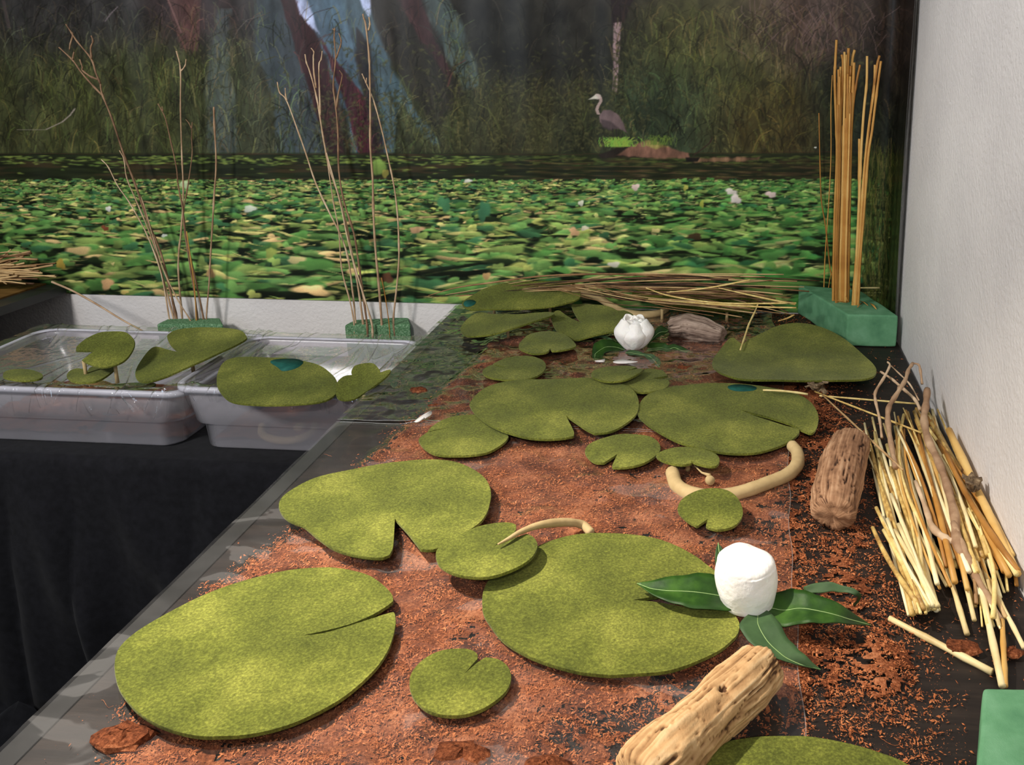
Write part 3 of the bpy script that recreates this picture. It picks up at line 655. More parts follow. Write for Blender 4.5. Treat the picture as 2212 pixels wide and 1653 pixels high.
def chips(name, n, label, xr, yr, zf, dfun, smin=0.0010, smax=0.0062):
    x = RNG.uniform(*xr, n*9); y = RNG.uniform(*yr, n*9); p = dfun(x, y)*np.clip((nfbm(x*75, y*75, 3, 63)-0.30)*3.2, 0.08, 1); k = RNG.random(n*9) < p; x, y = x[k][:n], y[k][:n]; n = len(x)
    L_ = smin+(smax-smin)*RNG.random(n)**3.0; W_ = L_*RNG.uniform(0.14, 0.5, n); an = RNG.uniform(0, 2*np.pi, n)
    z = zf(x, y)+RNG.uniform(0.0006, 0.0034, n); ti = RNG.normal(0, 0.35, n)
    ca, sa = np.cos(an), np.sin(an)
    def pt(a, b, c): return np.stack([x+ca*a-sa*b, y+sa*a+ca*b, z+c+a*ti], -1)
    v = np.stack([pt(-L_/2, -W_*0.3, 0), pt(-L_*0.1, W_/2, W_*0.2), pt(L_/2, W_*0.2, 0), pt(L_*0.1, -W_/2, 0), pt(0, 0, W_*0.7)], 1).reshape(-1, 3)
    v[:, 2] = np.maximum(v[:, 2], 0.0002 if zf is not None else v[:, 2])
    b = np.arange(n)[:, None]*5; f = np.concatenate([b+[0, 1, 4], b+[1, 2, 4], b+[2, 3, 4], b+[3, 0, 4]], 1).reshape(-1, 3)
    # short curly fibres
    me = bpy.data.meshes.new(name); me.vertices.add(len(v)); me.vertices.foreach_set('co', v.astype(np.float32).ravel())
    me.loops.add(f.size); me.loops.foreach_set('vertex_index', f.astype(np.int32).ravel()); me.polygons.add(len(f))
    me.polygons.foreach_set('loop_start', np.arange(0, f.size, 3, dtype=np.int32)); me.polygons.foreach_set('loop_total', np.full(len(f), 3, np.int32)); me.update(calc_edges=True)
    me.materials.append(M['chip']); o = bpy.data.objects.new(name, me); COL.objects.link(o)
    return tag(o, label, 'coir', kind='stuff')
chips('coir_chips', 235000, 'loose orange brown coir chips and crumbs scattered over the tables', (XL+0.03, XR-0.008), (0.62, YB-0.03), hcoir, lambda x, y: np.clip((dens(x, y)-0.10)*1.5, 0.004, 1)*(1.5/np.maximum(y, 0.6))**1.3*0.6)
def fibres():
    V, Fs = [], []
    n = 0
    while n < 520:
        x = random.uniform(XL+0.03, XR-0.02); y = random.uniform(0.62, 1.7)
        if random.random() > float(dens(np.array([x]), np.array([y]))[0])+0.08: continue
        n += 1; an = random.uniform(0, 6.28); p = Vector((x, y, float(hcoir(np.array([x]), np.array([y]))[0])+0.001)); pts = []
        for k in range(7):
            pts.append(p.copy()); an += random.gauss(0, 0.5); p = p+Vector((math.cos(an), math.sin(an), 0))*random.uniform(0.002, 0.005); p.z = max(0.0006, p.z+random.gauss(0.0002, 0.001))
        v, f = tube_vf(pts, [0.00022]*7, 3, len(V)); V += v; Fs += f
    tag(mesh_obj('coir_fibres', V, Fs, M['chip'], smooth=False), 'fine curly coir hairs lying among the chips', 'coir', kind='stuff')
fibres()

# ------------------------------------------------------------------ clear film over the tables
def film(name, y0, y1, mat, label, z0, amp, freq, seed):
    nx, ny = 230, int((y1-y0)/0.005); V, Fs = [], []
    ys = np.linspace(y0, y1, ny+1); T = np.linspace(0, 1, nx+1)
    Yg, Tg = np.meshgrid(ys, T, indexing='ij'); xr_ = film_right(Yg)+0.002*np.sin(Yg*40); Xg = (XL-0.006)+(xr_-(XL-0.006))*Tg
    cr = 1-np.abs(2*nfbm(Xg*freq, Yg*freq*1.4, 3, seed)-1); n = nfbm(Xg*freq*2, Yg*freq*2, 3, seed+4)
    blur = (hcoir(Xg, Yg)+hcoir(Xg+0.006, Yg)+hcoir(Xg-0.006, Yg)+hcoir(Xg, Yg+0.006)+hcoir(Xg, Yg-0.006))/5
    Zg = np.minimum(z0+blur*1.05+amp*np.clip(cr-0.72, 0, 1)*2.2+amp*0.8*n, 0.0125 if z0 < 0.004 else 0.016)
    co = np.stack([Xg, Yg, Zg], -1).reshape(-1, 3); idx = np.arange(co.shape[0]).reshape(Xg.shape)
    q = np.stack([idx[:-1, :-1], idx[:-1, 1:], idx[1:, 1:], idx[1:, :-1]], -1).reshape(-1, 4)
    o = mesh_obj(name, co, q.tolist(), M[mat]); tag(o, label, 'plastic film')
    for nm, row in (('side_edge', idx[:, -1]), ('front_edge', idx[0, :]), ('back_edge', idx[-1, :])):
        pts = [Vector(co[i]) for i in row[::2]]; v, f = tube_vf(pts, [0.0007]*len(pts), 4); mesh_obj(nm, v, f, M['clear_edge'], o)
    return o
film('clear_film', 0.60, YS-0.001, 'film', 'clear plastic film laid over coir on the nearest table', 0.0035, 0.0016, 7, 101)
film('clear_film', YS+0.004, YB-0.03, 'film_rippled', 'rippled clear plastic film on the far table, glinting at its left', 0.005, 0.0035, 10, 131)
# ------------------------------------------------------------------ felt lily pads
PADG = 'felt lily pads'
def smooth_outline(pts):
    """pts: (u, v) or (u, v, 1) for a sharp corner; Catmull-Rom between corners."""
    n = len(pts); corners = [i for i, p in enumerate(pts) if len(p) > 2]
    P = [Vector((p[0], p[1], 0)) for p in pts]
    if not corners: return [(p.x, p.y) for p in catmull(P, 5, True)]
    out = []
    for ci, c in enumerate(corners):
        e = corners[(ci+1) % len(corners)]
        seg = []; i = c
        while True:
            seg.append(P[i]); 
            if i == e and len(seg) > 1: break
            i = (i+1) % n
        cc = catmull(seg, 5) if len(seg) > 2 else [seg[0]+(seg[1]-seg[0])*k/4 for k in range(5)]
        out += [(p.x, p.y) for p in cc[:-1]]
    return out
def pad(outline, label, z=0.015, tilt=0.0, roll=0.0, bend=None, thick=0.0042, stem=True, anchor=None, floor=0.006, mark=None, seed=0, stems=None):
    px = smooth_outline(outline)
    us = [p[0] for p in px]; vs = [p[1] for p in px]
    au, av = anchor if anchor else ((min(us)+max(us))/2, (min(vs)+max(vs))/2)
    p0 = G(au, av, z); nrm = Vector((math.sin(roll), -math.sin(tilt), math.cos(tilt)*math.cos(roll))).normalized()
    ex = Vector((1, 0, 0)); ex = (ex-nrm*ex.dot(nrm)).normalized(); ey = nrm.cross(ex)
    P = []
    for u, v in px:
        w = HP(u, v, p0, nrm)-p0; P.append(Vector((w.dot(ex), w.dot(ey))))
    # drop near-duplicate points
    Q = [P[0]]
    for p in P[1:]:
        if (p-Q[-1]).length > 0.0006: Q.append(p)
    if (Q[0]-Q[-1]).length < 0.0006: Q.pop()
    P = Q; n = len(P)
    xs = [p.x for p in P]; ys = [p.y for p in P]; w, h = max(xs)-min(xs), max(ys)-min(ys); step = max(0.006, min(w, h)/14)
    def inside(q):
        r = False
        for i in range(n):
            a, b = P[i], P[(i+1) % n]
            if (a.y > q.y) != (b.y > q.y) and q.x < (b.x-a.x)*(q.y-a.y)/(b.y-a.y)+a.x: r = not r
        return r
    inner = []; y = min(ys)+step/2
    while y < max(ys):
        x = min(xs)+step/2
        while x < max(xs):
            q = Vector((x, y))
            if inside(q) and min((q-p).length for p in P) > step*0.45: inner.append(q)
            x += step
        y += step
    vin = P+inner
    vo, eo, fo, ov, oe, of = delaunay_2d_cdt(vin, [], [list(range(n))], 1, 1e-6)
    if not fo: vo, fo = P, [list(range(n))]
    def up(x, y):
        b = 0.0
        if bend: b = bend(x, y, w, h)
        return b+0.0012*fbm(x*14+seed*3.1, y*14, seed*1.7, 2)
    top = [p0+ex*q.x+ey*q.y+nrm*up(q.x, q.y) for q in vo]
    bot = [t-nrm*thick for t in top]; N = len(top)
    F = []
    edges = {}; rim = []
    for f in fo:
        f = list(f); a = sum((vo[f[i]].x*vo[f[(i+1) % len(f)]].y-vo[f[(i+1) % len(f)]].x*vo[f[i]].y) for i in range(len(f)))
        if a < 0: f = f[::-1]
        F.append(tuple(f)); F.append(tuple(N+i for i in f[::-1]))
        for i in range(len(f)):
            e = (f[i], f[(i+1) % len(f)]); edges[e] = 1
    for (a, b) in edges:
        if (b, a) not in edges: rim.append((b, a))
    ids = sorted({i for e in rim for i in e}); mp_ = {v: k for k, v in enumerate(ids)}; nr_ = len(ids); b0 = 2*N
    # a soft cut edge: the wall bulges a hair and is slightly ragged
    def rag(i): return fbm(top[i].x*260, top[i].y*260, seed, 2)*0.0005
    cen = sum((top[i] for i in ids), Vector())/nr_
    wall_v = [top[i]+nrm*0.0 for i in ids]+[top[i]-nrm*thick*0.5+(top[i]-cen).normalized()*(0.0004+rag(i)) for i in ids]+[bot[i] for i in ids]
    for (b_, a_) in rim:
        a_, b_ = mp_[a_], mp_[b_]
        F.append((b0+b_, b0+a_, b0+nr_+a_, b0+nr_+b_)); F.append((b0+nr_+b_, b0+nr_+a_, b0+2*nr_+a_, b0+2*nr_+b_))
    bot = bot+wall_v
    base = Vector((p0.x, p0.y, min(v.z for v in bot)))
    o = mesh_obj('felt_lily_pad', top+bot, F, M['felt'], None, False, origin=base)
    me = o.data; me.polygons.foreach_set('use_smooth', [True]*len(me.polygons))
    tag(o, label, 'lily pad', PADG)
    if stem:
        pos = stems if stems else [(0.0, 0.0)]
        for (sx_, sy_) in pos:
            q = p0+ex*(sx_*w)+ey*(sy_*h)+nrm*(up(sx_*w, sy_*h)-thick*0.9)
            if q.z-floor > 0.002:
                v, f = tube_vf([Vector((q.x, q.y, floor)), Vector((q.x, q.y, (q.z+floor)/2)), q], [0.004, 0.0035, 0.0038], 8)
                mesh_obj('stem', v, f, M['clay'], o)
    if mark:
        mp = [HP(u, v, p0, nrm) for u, v in smooth_outline(mark)]
        vv = [q+nrm*(up((q-p0).dot(ex), (q-p0).dot(ey))+0.0007) for q in mp]; c = sum(vv, Vector())/len(vv)
        vb = [q-nrm*0.0006 for q in vv]; k = len(vv)
        fs = [(i, (i+1) % k, 2*k) for i in range(k)]+[((i+1) % k, i, k+i, k+(i+1) % k) for i in range(k)]
        mo = mesh_obj('paint_mark', vv+vb+[c], fs, M['teal'], o); mo['label'] = 'dark teal paint smear'
    return o
K = 1
pad([(652,1374,K),(747,1352),(800,1331),(832,1312),(849,1299,K),(846,1283),(825,1262),(790,1241),(740,1229),(690,1226),(600,1235),(500,1262),(420,1295),(345,1335),(290,1370),(258,1400),(248,1432),(252,1470),(265,1500),(300,1540),(350,1570),(420,1588),(480,1591),(540,1587),(620,1567),(700,1530),(760,1492),(810,1445),(840,1400),(854,1352),(853,1327,K),(841,1325),(760,1351),(700,1368)],
    'largest pale green felt pad at the front left corner of the table', 0.022, seed=1)
pad([(1366,1297,K),(1440,1285),(1510,1270),(1556,1260,K),(1552,1240),(1530,1222),(1500,1200),(1450,1175),(1400,1160),(1330,1152),(1260,1153),(1200,1165),(1150,1185),(1100,1214),(1060,1248),(1045,1275),(1042,1300),(1045,1325),(1060,1350),(1090,1385),(1150,1420),(1230,1446),(1300,1456),(1341,1457),(1424,1452),(1485,1437),(1547,1409),(1584,1380),(1595,1365),(1597,1347),(1589,1331,K),(1572,1321),(1485,1312),(1424,1302)],
    'big round green felt pad with its notch under the near white flower', 0.020, seed=2)
pad([(853,1120,K),(880,1150),(909,1186,K),(926,1187),(953,1180),(1024,1139),(1049,1112),(1058,1086),(1060,1060),(1049,1035),(1024,1014),(985,998),(943,993),(900,994),(836,1001),(764,1018),(688,1039),(637,1065),(607,1090),(606,1112),(624,1131),(658,1143),(688,1165),(722,1186),(773,1201),(819,1205),(841,1199,K),(849,1180)],
    'heart shaped green felt pad overhanging toward the left table edge', 0.028, bend=lambda x, y, w, h: 0.010*max(0, -x/w-0.1)**1.0*2, seed=3)
pad([(1066,1180,K),(1109,1152),(1115,1141,K),(1113,1133),(1096,1129),(1062,1132),(1024,1141),(977,1163),(947,1184),(942,1201),(951,1222),(981,1239),(1024,1246),(1066,1243),(1113,1226),(1147,1205),(1161,1180),(1153,1161),(1138,1153,K),(1109,1163)],
    'small green felt pad touching the heart shaped pad, a clay stalk in its slit', 0.040, seed=4)
pad([(1002,1456,K),(1031,1424,K),(1031,1414),(1019,1405),(994,1402),(951,1407),(913,1426),(890,1452),(885,1477),(894,1507),(922,1533),(960,1543),(1007,1541),(1053,1524),(1092,1494),(1104,1465),(1096,1439),(1075,1424),(1049,1420,K),(1032,1431)],
    'small round green felt pad between the two biggest pads at the front', 0.019, seed=5)
pad([(1477,1640),(1514,1619),(1568,1602),(1630,1592),(1692,1590),(1754,1592),(1836,1607),(1898,1625),(1960,1653),(2000,1700),(1985,1790),(1900,1860),(1720,1890),(1540,1860),(1430,1780),(1432,1690)],
    'green felt pad cut off by the bottom of the picture beside the driftwood log', 0.020, seed=6)
pad([(1530,1117,K),(1529,1121),(1506,1137,K),(1486,1126),(1467,1108),(1465,1093),(1477,1075),(1506,1060),(1539,1055),(1572,1060),(1593,1075),(1604,1099),(1601,1120),(1584,1137),(1556,1144),(1535,1141),(1525,1136,K)],
    'small heart shaped pad lying against the curved clay stalk', 0.030, tilt=0.12, seed=7)
pad([(1418,985),(1433,974),(1466,966),(1510,968),(1543,979),(1554,992),(1550,1005),(1536,1008),(1510,1003),(1492,996,K),(1494,1001,K),(1473,1004),(1437,997)],
    'smallest oval pad propped up just above the curved clay stalk', 0.030, seed=8)
pad([(1334,981,K),(1305,1000,K),(1285,998),(1269,985),(1264,972),(1275,958),(1302,947),(1336,938),(1369,938),(1402,942),(1422,955),(1426,972),(1412,988),(1386,1002),(1352,1009),(1324,1010,K),(1323,1005)],
    'small notched pad in front of the gap between the two middle pads', 0.021, seed=9)
pad([(1600,885,K),(1657,900),(1712,918),(1728,927,K),(1752,935),(1763,925),(1768,904),(1763,885),(1749,867),(1723,852),(1690,842),(1620,831),(1560,828),(1500,830),(1440,838),(1400,852),(1382,872),(1377,893),(1400,918),(1448,946),(1492,963),(1540,974),(1591,979),(1635,977),(1672,968),(1705,953),(1725,937),(1726,927,K),(1694,919),(1664,909),(1628,897)],
    'wide dark green pad with a slit and teal smear beside the reddish driftwood', 0.024, seed=10, mark=[(1572,836),(1590,831),(1620,833),(1634,838),(1628,844),(1600,846),(1580,843)], stems=[(-0.2, 0), (0.2, 0)])
pad([(1222,896,K),(1239,932),(1239,943,K),(1215,947),(1168,947),(1118,940),(1068,922),(1035,900),(1016,878),(1018,865),(1038,845),(1068,830),(1118,821),(1168,819),(1219,818),(1269,817),(1302,820),(1346,830),(1372,848),(1380,871),(1374,895),(1349,917),(1319,932),(1284,937,K),(1262,925)],
    'wide heart shaped pad in the middle of the table, notch toward the viewer', 0.027, seed=11, stems=[(-0.2, 0), (0.2, 0)])
pad([(978,922,K),(950,927),(924,932,K),(931,923),(951,910),(981,900),(1018,896),(1035,898),(1061,918),(1095,938),(1095,950),(1078,965),(1048,978),(1001,984),(951,982),(921,970),(905,952),(909,943),(922,934,K)],
    'small slit pad tucked under the left edge of the middle heart pad', 0.019, seed=12)
pad([(1095,795,K),(1078,792),(1063,788,K),(1055,791),(1045,798),(1043,806),(1055,814),(1085,819),(1125,820),(1155,814),(1175,801),(1179,788),(1168,776),(1142,769),(1108,770),(1081,778),(1065,786,K)],
    'small oval pad on bare coir near the rippled film, behind the middle heart pad', 0.023, seed=13)
pad([(1345,820),(1370,806),(1400,797),(1430,801),(1442,812,K),(1410,818,K),(1442,820,K),(1446,826),(1438,838),(1410,845),(1380,846),(1350,836)],
    'small slit pad half covered by another small pad in the middle', 0.023, seed=14)
pad([(1351,801,K),(1376,794,K),(1362,790),(1329,790),(1295,794),(1279,803),(1280,813),(1299,821),(1322,824),(1352,820),(1379,808),(1391,798,K),(1379,797)],
    'small pad overlapping its neighbour just in front of the far white flower', 0.036, seed=15)
pad([(1604,746,K),(1584,733,K),(1573,737),(1554,757),(1541,775),(1539,790),(1547,803),(1565,816),(1602,828),(1675,831),(1749,832),(1804,830),(1859,827),(1885,819),(1893,805),(1888,790),(1866,768),(1833,742),(1796,724),(1752,713),(1712,710),(1675,715),(1639,728),(1613,739,K)],
    'large dark olive pad in front of the far foam block', 0.026, bend=lambda x, y, w, h: 0.012*(2*y/h)**2, seed=16, stems=[(-0.2, 0), (0.2, 0)])
pad([(1121,746),(1125,738),(1145,722),(1172,716),(1195,716),(1222,724),(1242,741),(1242,749),(1222,755),(1195,758),(1188,752,K),(1185,758),(1175,762),(1148,763),(1125,754)],
    'small notched pad below the two overlapping far left pads', 0.028, seed=17)
pad([(1191,690),(1195,678),(1207,671),(1225,679),(1256,693,K),(1244,676),(1235,659),(1236,653,K),(1262,652),(1291,658),(1320,668),(1334,675),(1352,674),(1370,683),(1352,712),(1316,723),(1280,728),(1244,731),(1218,723),(1200,708)],
    'crumpled pad with a deep notch behind the far white flower', 0.035, tilt=0.10, bend=lambda x, y, w, h: 0.006*math.sin(x/w*7), seed=18)
pad([(995,714),(999,701),(1016,683),(1037,674),(1063,678),(1117,679),(1153,676),(1182,674),(1197,676),(1189,683),(1153,694),(1117,706),(1074,719),(1037,725),(1008,725)],
    'curled narrow pad below the large pad at the far left of the table', 0.040, tilt=0.06, roll=-0.10, seed=19)
pad([(999,658),(1003,649),(1023,636),(1052,621),(1088,612),(1135,608),(1189,607),(1226,606),(1240,611),(1251,623),(1254,636),(1247,647),(1218,656),(1182,663),(1117,667),(1052,668),(1016,668)],
    'large raised pad at the far left below the mural, teal smear at its tip', 0.062, tilt=0.20, seed=20, mark=[(1001,657),(1006,650),(1018,648),(1028,652),(1022,660),(1008,663)], stems=[(-0.25, 0), (0.25, 0)])
pad([(1365,634),(1374,627),(1388,621),(1424,620),(1515,623),(1605,632),(1638,649),(1634,661),(1623,670),(1587,673),(1515,668),(1442,659),(1388,647)],
    'large dark pad lying under the pile of dry rushes by the mural', 0.034, tilt=0.42, anchor=(1500, 668), seed=21, stems=[(-0.25, 0), (0.25, 0)])
# pads over the plastic bins
RZ = -0.02
pad([(204,758,K),(164,758,K),(167,748),(187,731),(214,719),(241,716),(268,717),(284,727),(291,741),(284,761),(268,779),(244,789),(217,793),(191,786),(177,778,K)],
    'round pad tilted up on stalks over the left bin, notch facing left', 0.040, tilt=0.33, seed=22, floor=RZ-0.004, stems=[(0.28, -0.25), (-0.2, -0.3)])
pad([(144,811),(151,801),(167,796),(182,798,K),(188,803,K),(197,793),(227,791),(249,794),(244,801),(231,811),(214,820),(194,825),(167,825),(151,820)],
    'small pad below the tilted round pad on the left bin', -0.004, seed=23, floor=RZ-0.004)
pad([(293,814),(294,798),(308,774),(325,754),(338,749),(355,753),(385,760,K),(368,744),(361,729),(365,721),(385,712),(435,707),(485,708),(519,714),(532,726),(529,734),(502,749),(452,771),(401,794),(351,816),(318,825),(301,823)],
    'large deeply notched pad leaning across the right end of the left bin', 0.016, tilt=0.18, roll=-0.10, seed=24, floor=RZ-0.004)
pad([(7,814),(10,804),(27,798),(60,798),(87,806),(92,814),(80,820),(50,822),(20,819)],
    'small rough pad at the left edge of the picture in the left bin', -0.006, seed=25, floor=RZ-0.004)
pad([(468,821),(472,801),(482,784),(502,774),(535,771),(585,773),(636,776),(686,788),(716,808),(729,828),(728,848),(700,866),(640,874),(560,873),(502,868),(475,845)],
    'large oval pad with a teal smear in the right bin', 0.000, tilt=0.10, seed=26, floor=RZ-0.004, mark=[(584,783),(600,777),(640,776),(655,783),(640,796),(612,802),(600,794)], anchor=(600, 845))
pad([(726,838),(730,825),(743,813),(760,808,K),(759,801),(767,789),(790,781),(807,783),(819,798),(822,806,K),(844,803),(834,818),(800,841),(767,858),(730,858)],
    'folded notched pad at the right end of the right bin', 0.004, tilt=0.22, seed=27, floor=RZ-0.004, anchor=(785, 850), bend=lambda x, y, w, h: 0.004*math.sin(x/w*5))
pad([(238,834),(262,829),(300,827),(335,828),(326,836),(290,842),(255,842)],
    'sliver of pad under the plastic wrap at the front of the left bin', -0.05, seed=28, stem=False)

# ------------------------------------------------------------------ clay stalks
def stalk(pts, rad, label, group='curved clay stalks', n=8, sides=12, Y=None):
    P = [G(u, v, z) for (u, v, z) in pts]
    Q = catmull(P, n); m_ = len(Q)
    rr = np.interp(np.linspace(0, 1, m_), np.linspace(0, 1, len(rad)), rad)
    rr = [r*(1+0.06*fbm(i*0.35, r*400)) for i, r in enumerate(rr)]
    # rounded ends
    rr = list(rr); Q = [Q[0]+(Q[0]-Q[1]).normalized()*rr[0]*0.4]+Q+[Q[-1]+(Q[-1]-Q[-2]).normalized()*rr[-1]*0.4]; rr = [rr[0]*0.72]+rr+[rr[-1]*0.72]
    v, f = tube_vf(Q, rr, sides); return tag(mesh_obj('clay_stalk', v, f, M['clay']), label, 'stalk', group)
stalk([(1238,633,.062),(1262,634,.060),(1290,642,.048),(1320,660,.028),(1350,674,.016),(1385,680,.014),(1420,677,.014),(1440,668,.016)], [.009,.009,.0085,.009,.0085], 'wavy beige clay stalk under the far pads behind the far flower')
stalk([(1710,962,.02),(1722,978,.016),(1722,1003,.014),(1702,1025,.013),(1657,1044,.013),(1613,1060,.013),(1576,1069,.013),(1530,1073,.013),(1490,1067,.013),(1462,1049,.013),(1452,1020,.014)], [.0095,.011,.0105,.0105,.012,.011], 'beige clay stalk bent like a hook beside the small heart pad')
stalk([(1076,1176,.046),(1100,1163,.046),(1125,1149,.045),(1160,1136,.042),(1195,1130,.036),(1230,1129,.026),(1258,1134,.016),(1276,1150,.012)], [.0012,.003,.0045,.006,.006,.0065], 'thin beige clay stalk arching from the slit of a small pad')
stalk([(566,920,-.132),(565,934,-.132),(579,946,-.132),(612,952,-.132),(649,948,-.132),(674,934,-.132),(680,918,-.126)], [.007,.008,.008,.008], 'horseshoe of beige clay stalk seen through the right bin')
def knob():
    p = G(1533, 1027, 0.022)
    t = empty('clay_peg', (p.x, p.y, 0.006), 'tiny pale clay peg with round end below the smallest pad', 'peg')
    q = G(1500, 1006, 0.02); v, f = tube_vf([q, (q+p)/2+Vector((0, 0, -.004)), p], [0.0012, 0.0016, 0.003], 8); mesh_obj('shaft', v, f, M['clay'], t)
    a = p+Vector((0, 0.004, -0.009)); d = Vector((0.25, -0.85, 0.3)).normalized()
    v, f = tube_vf([p-d*0.003+Vector((0, 0, -.008)), p+Vector((0, 0, -.008)), p+d*0.006+Vector((0, 0, -.008))], [0.0065, 0.0075, 0.0072], 14); mesh_obj('head', v, f, M['clay'], t)
knob()
def clay_block(u, v, z, s, lab):
    p = G(u, v, z); o = box('clay_block', p.x-s, p.x+s, p.y-s, p.y+s, p.z-s, p.z+s, M['clay'], None, 0.003); tag(o, lab, 'block')
clay_block(648, 926, -0.137, 0.010, 'small beige clay block beside the stalk inside the right bin')

# ------------------------------------------------------------------ driftwood
def drift(axis, ra, rb, label, mat, seed, rough=0.16, groove=0.10, ends=0.35, hole=None):
    """axis: (u,v,z) control points; ra half width, rb half height along the axis."""
    P = catmull([G(*a) for a in axis], 34); n = len(P); sides = 108
    s = np.linspace(0, 1, n)
    A = np.interp(s, np.linspace(0, 1, len(ra)), ra); B = np.interp(s, np.linspace(0, 1, len(rb)), rb)
    V, Fs, gr = [], [], []
    L_ = sum((P[i+1]-P[i]).length for i in range(n-1))
    N_ = mnoise.noise
    for i in range(n):
        t = (P[min(i+1, n-1)]-P[max(i-1, 0)]).normalized(); side = t.cross(Vector((0, 0, 1))).normalized(); upv = side.cross(t)
        l = s[i]*L_
        for k in range(sides):
            an = 2*math.pi*k/sides; ca, sa = math.cos(an), math.sin(an)
            wq = 0.5*N_(Vector((ca*1.5+seed, sa*1.5, l*18)))
            big = fbm(ca*0.9+seed*2, sa*0.9, l*14+seed, 3)
            flat = N_(Vector((ca*2.0+seed*3, sa*2.0, l*9+seed)))
            fine = N_(Vector((ca*12+wq*2+seed, sa*12, l*7))); fine2 = N_(Vector((ca*30+wq*3+seed, sa*30, l*14)))
            c1 = abs(N_(Vector((ca*2.6+wq+seed*5, sa*2.6, l*4)))); c2 = abs(N_(Vector((ca*5+wq+seed*7, sa*5, l*8))))
            crack = -(max(0, 0.030-c1)/0.030)*0.75-(max(0, 0.030-c2)/0.030)*0.35
            pit = -max(0, N_(Vector((ca*5+seed*9, sa*5, l*60)))-0.66)*1.6
            crack *= 0.6+0.6*N_(Vector((seed, ca*2, l*25)))
            k_ = 1+rough*big+rough*0.6*flat+groove*0.24*fine+groove*0.14*fine2+groove*crack+groove*pit
            hz_ = 0.0
            if hole:
                da = (an-hole[1]+math.pi) % (2*math.pi)-math.pi; hz_ = math.exp(-((l-hole[0]*L_)/0.006)**2-(da*A[i]/0.0045)**2); k_ -= 0.28*hz_
            e = min(1.0, min(s[i], 1-s[i])*L_/max(A[i], 0.01)/ends); k_ *= 0.84+0.16*math.sqrt(e)
            V.append(P[i]+side*ca*A[i]*k_+upv*sa*B[i]*k_)
            gr.append(0.02 if hz_ > 0.5 else min(1, max(0, 0.56+0.34*fine+0.30*fine2+0.22*flat+crack*1.2+pit*0.8)))
    for i in range(n-1):
        for k in range(sides):
            k2 = (k+1) % sides; Fs.append((i*sides+k, i*sides+k2, (i+1)*sides+k2, (i+1)*sides+k))
    for (i, sgn) in ((0, -1), (n-1, 1)):
        t = (P[1]-P[0]).normalized()*-1 if i == 0 else (P[-1]-P[-2]).normalized()
        prev = [i*sides+k for k in range(sides)]
        for rr, dd in ((0.86, 0.10), (0.6, 0.05), (0.3, 0.10)):
            ring = []
            for k in range(sides):
                q = V[i*sides+k]; dq = q-P[i]; mr = sum((V[i*sides+kk]-P[i]).length for kk in range(k-7, k+8) if 0 <= kk < sides)/max(1, sum(1 for kk in range(k-7, k+8) if 0 <= kk < sides)); w0 = P[i]+(dq*0.25+dq.normalized()*mr*0.75)*rr; w = w0+t*A[i]*dd*(0.6+2.6*mnoise.noise(w0*70)); ring.append(len(V)); V.append(w); gr.append(0.35+0.4*random.random())
            for k in range(sides):
                k2 = (k+1) % sides; f = (prev[k], prev[k2], ring[k2], ring[k]); Fs.append(f if sgn > 0 else f[::-1])
            prev = ring
        c = len(V); V.append(P[i]+t*A[i]*0.06); gr.append(0.3)
        for k in range(sides):
            f = (prev[k], prev[(k+1) % sides], c); Fs.append(f if sgn > 0 else f[::-1])
    o = mesh_obj('driftwood', V, Fs, M[mat]); at = o.data.attributes.new('grain', 'FLOAT', 'POINT'); at.data.foreach_set('value', np.array(gr, np.float32))
    return tag(o, label, 'driftwood', 'driftwood pieces')
drift([(1650,1438,.032),(1600,1485,.034),(1540,1540,.034),(1480,1598,.035),(1430,1648,.036),(1380,1700,.036)], [.026,.031,.030,.033,.034,.033], [.024,.026,.027,.028,.030,.03], 'pale tan driftwood log lying diagonally at the front right', 'drift', 2.3, 0.13, 0.22, 0.22, hole=(0.36, 1.75))
drift([(1838,950,.028),(1822,1000,.030),(1808,1060,.030),(1800,1112,.028)], [.032,.036,.036,.031], [.024,.027,.028,.026], 'reddish driftwood chunk standing out beside the straw bundle', 'drift_red', 6.1, 0.09, 0.22, 0.14)
drift([(1447,708,.026),(1480,706,.028),(1520,712,.027),(1562,724,.022)], [.030,.036,.034,.020], [.022,.028,.027,.018], 'short grey driftwood lump right of the far white flower', 'drift_grey', 9.4, 0.34, 0.30, 0.15)

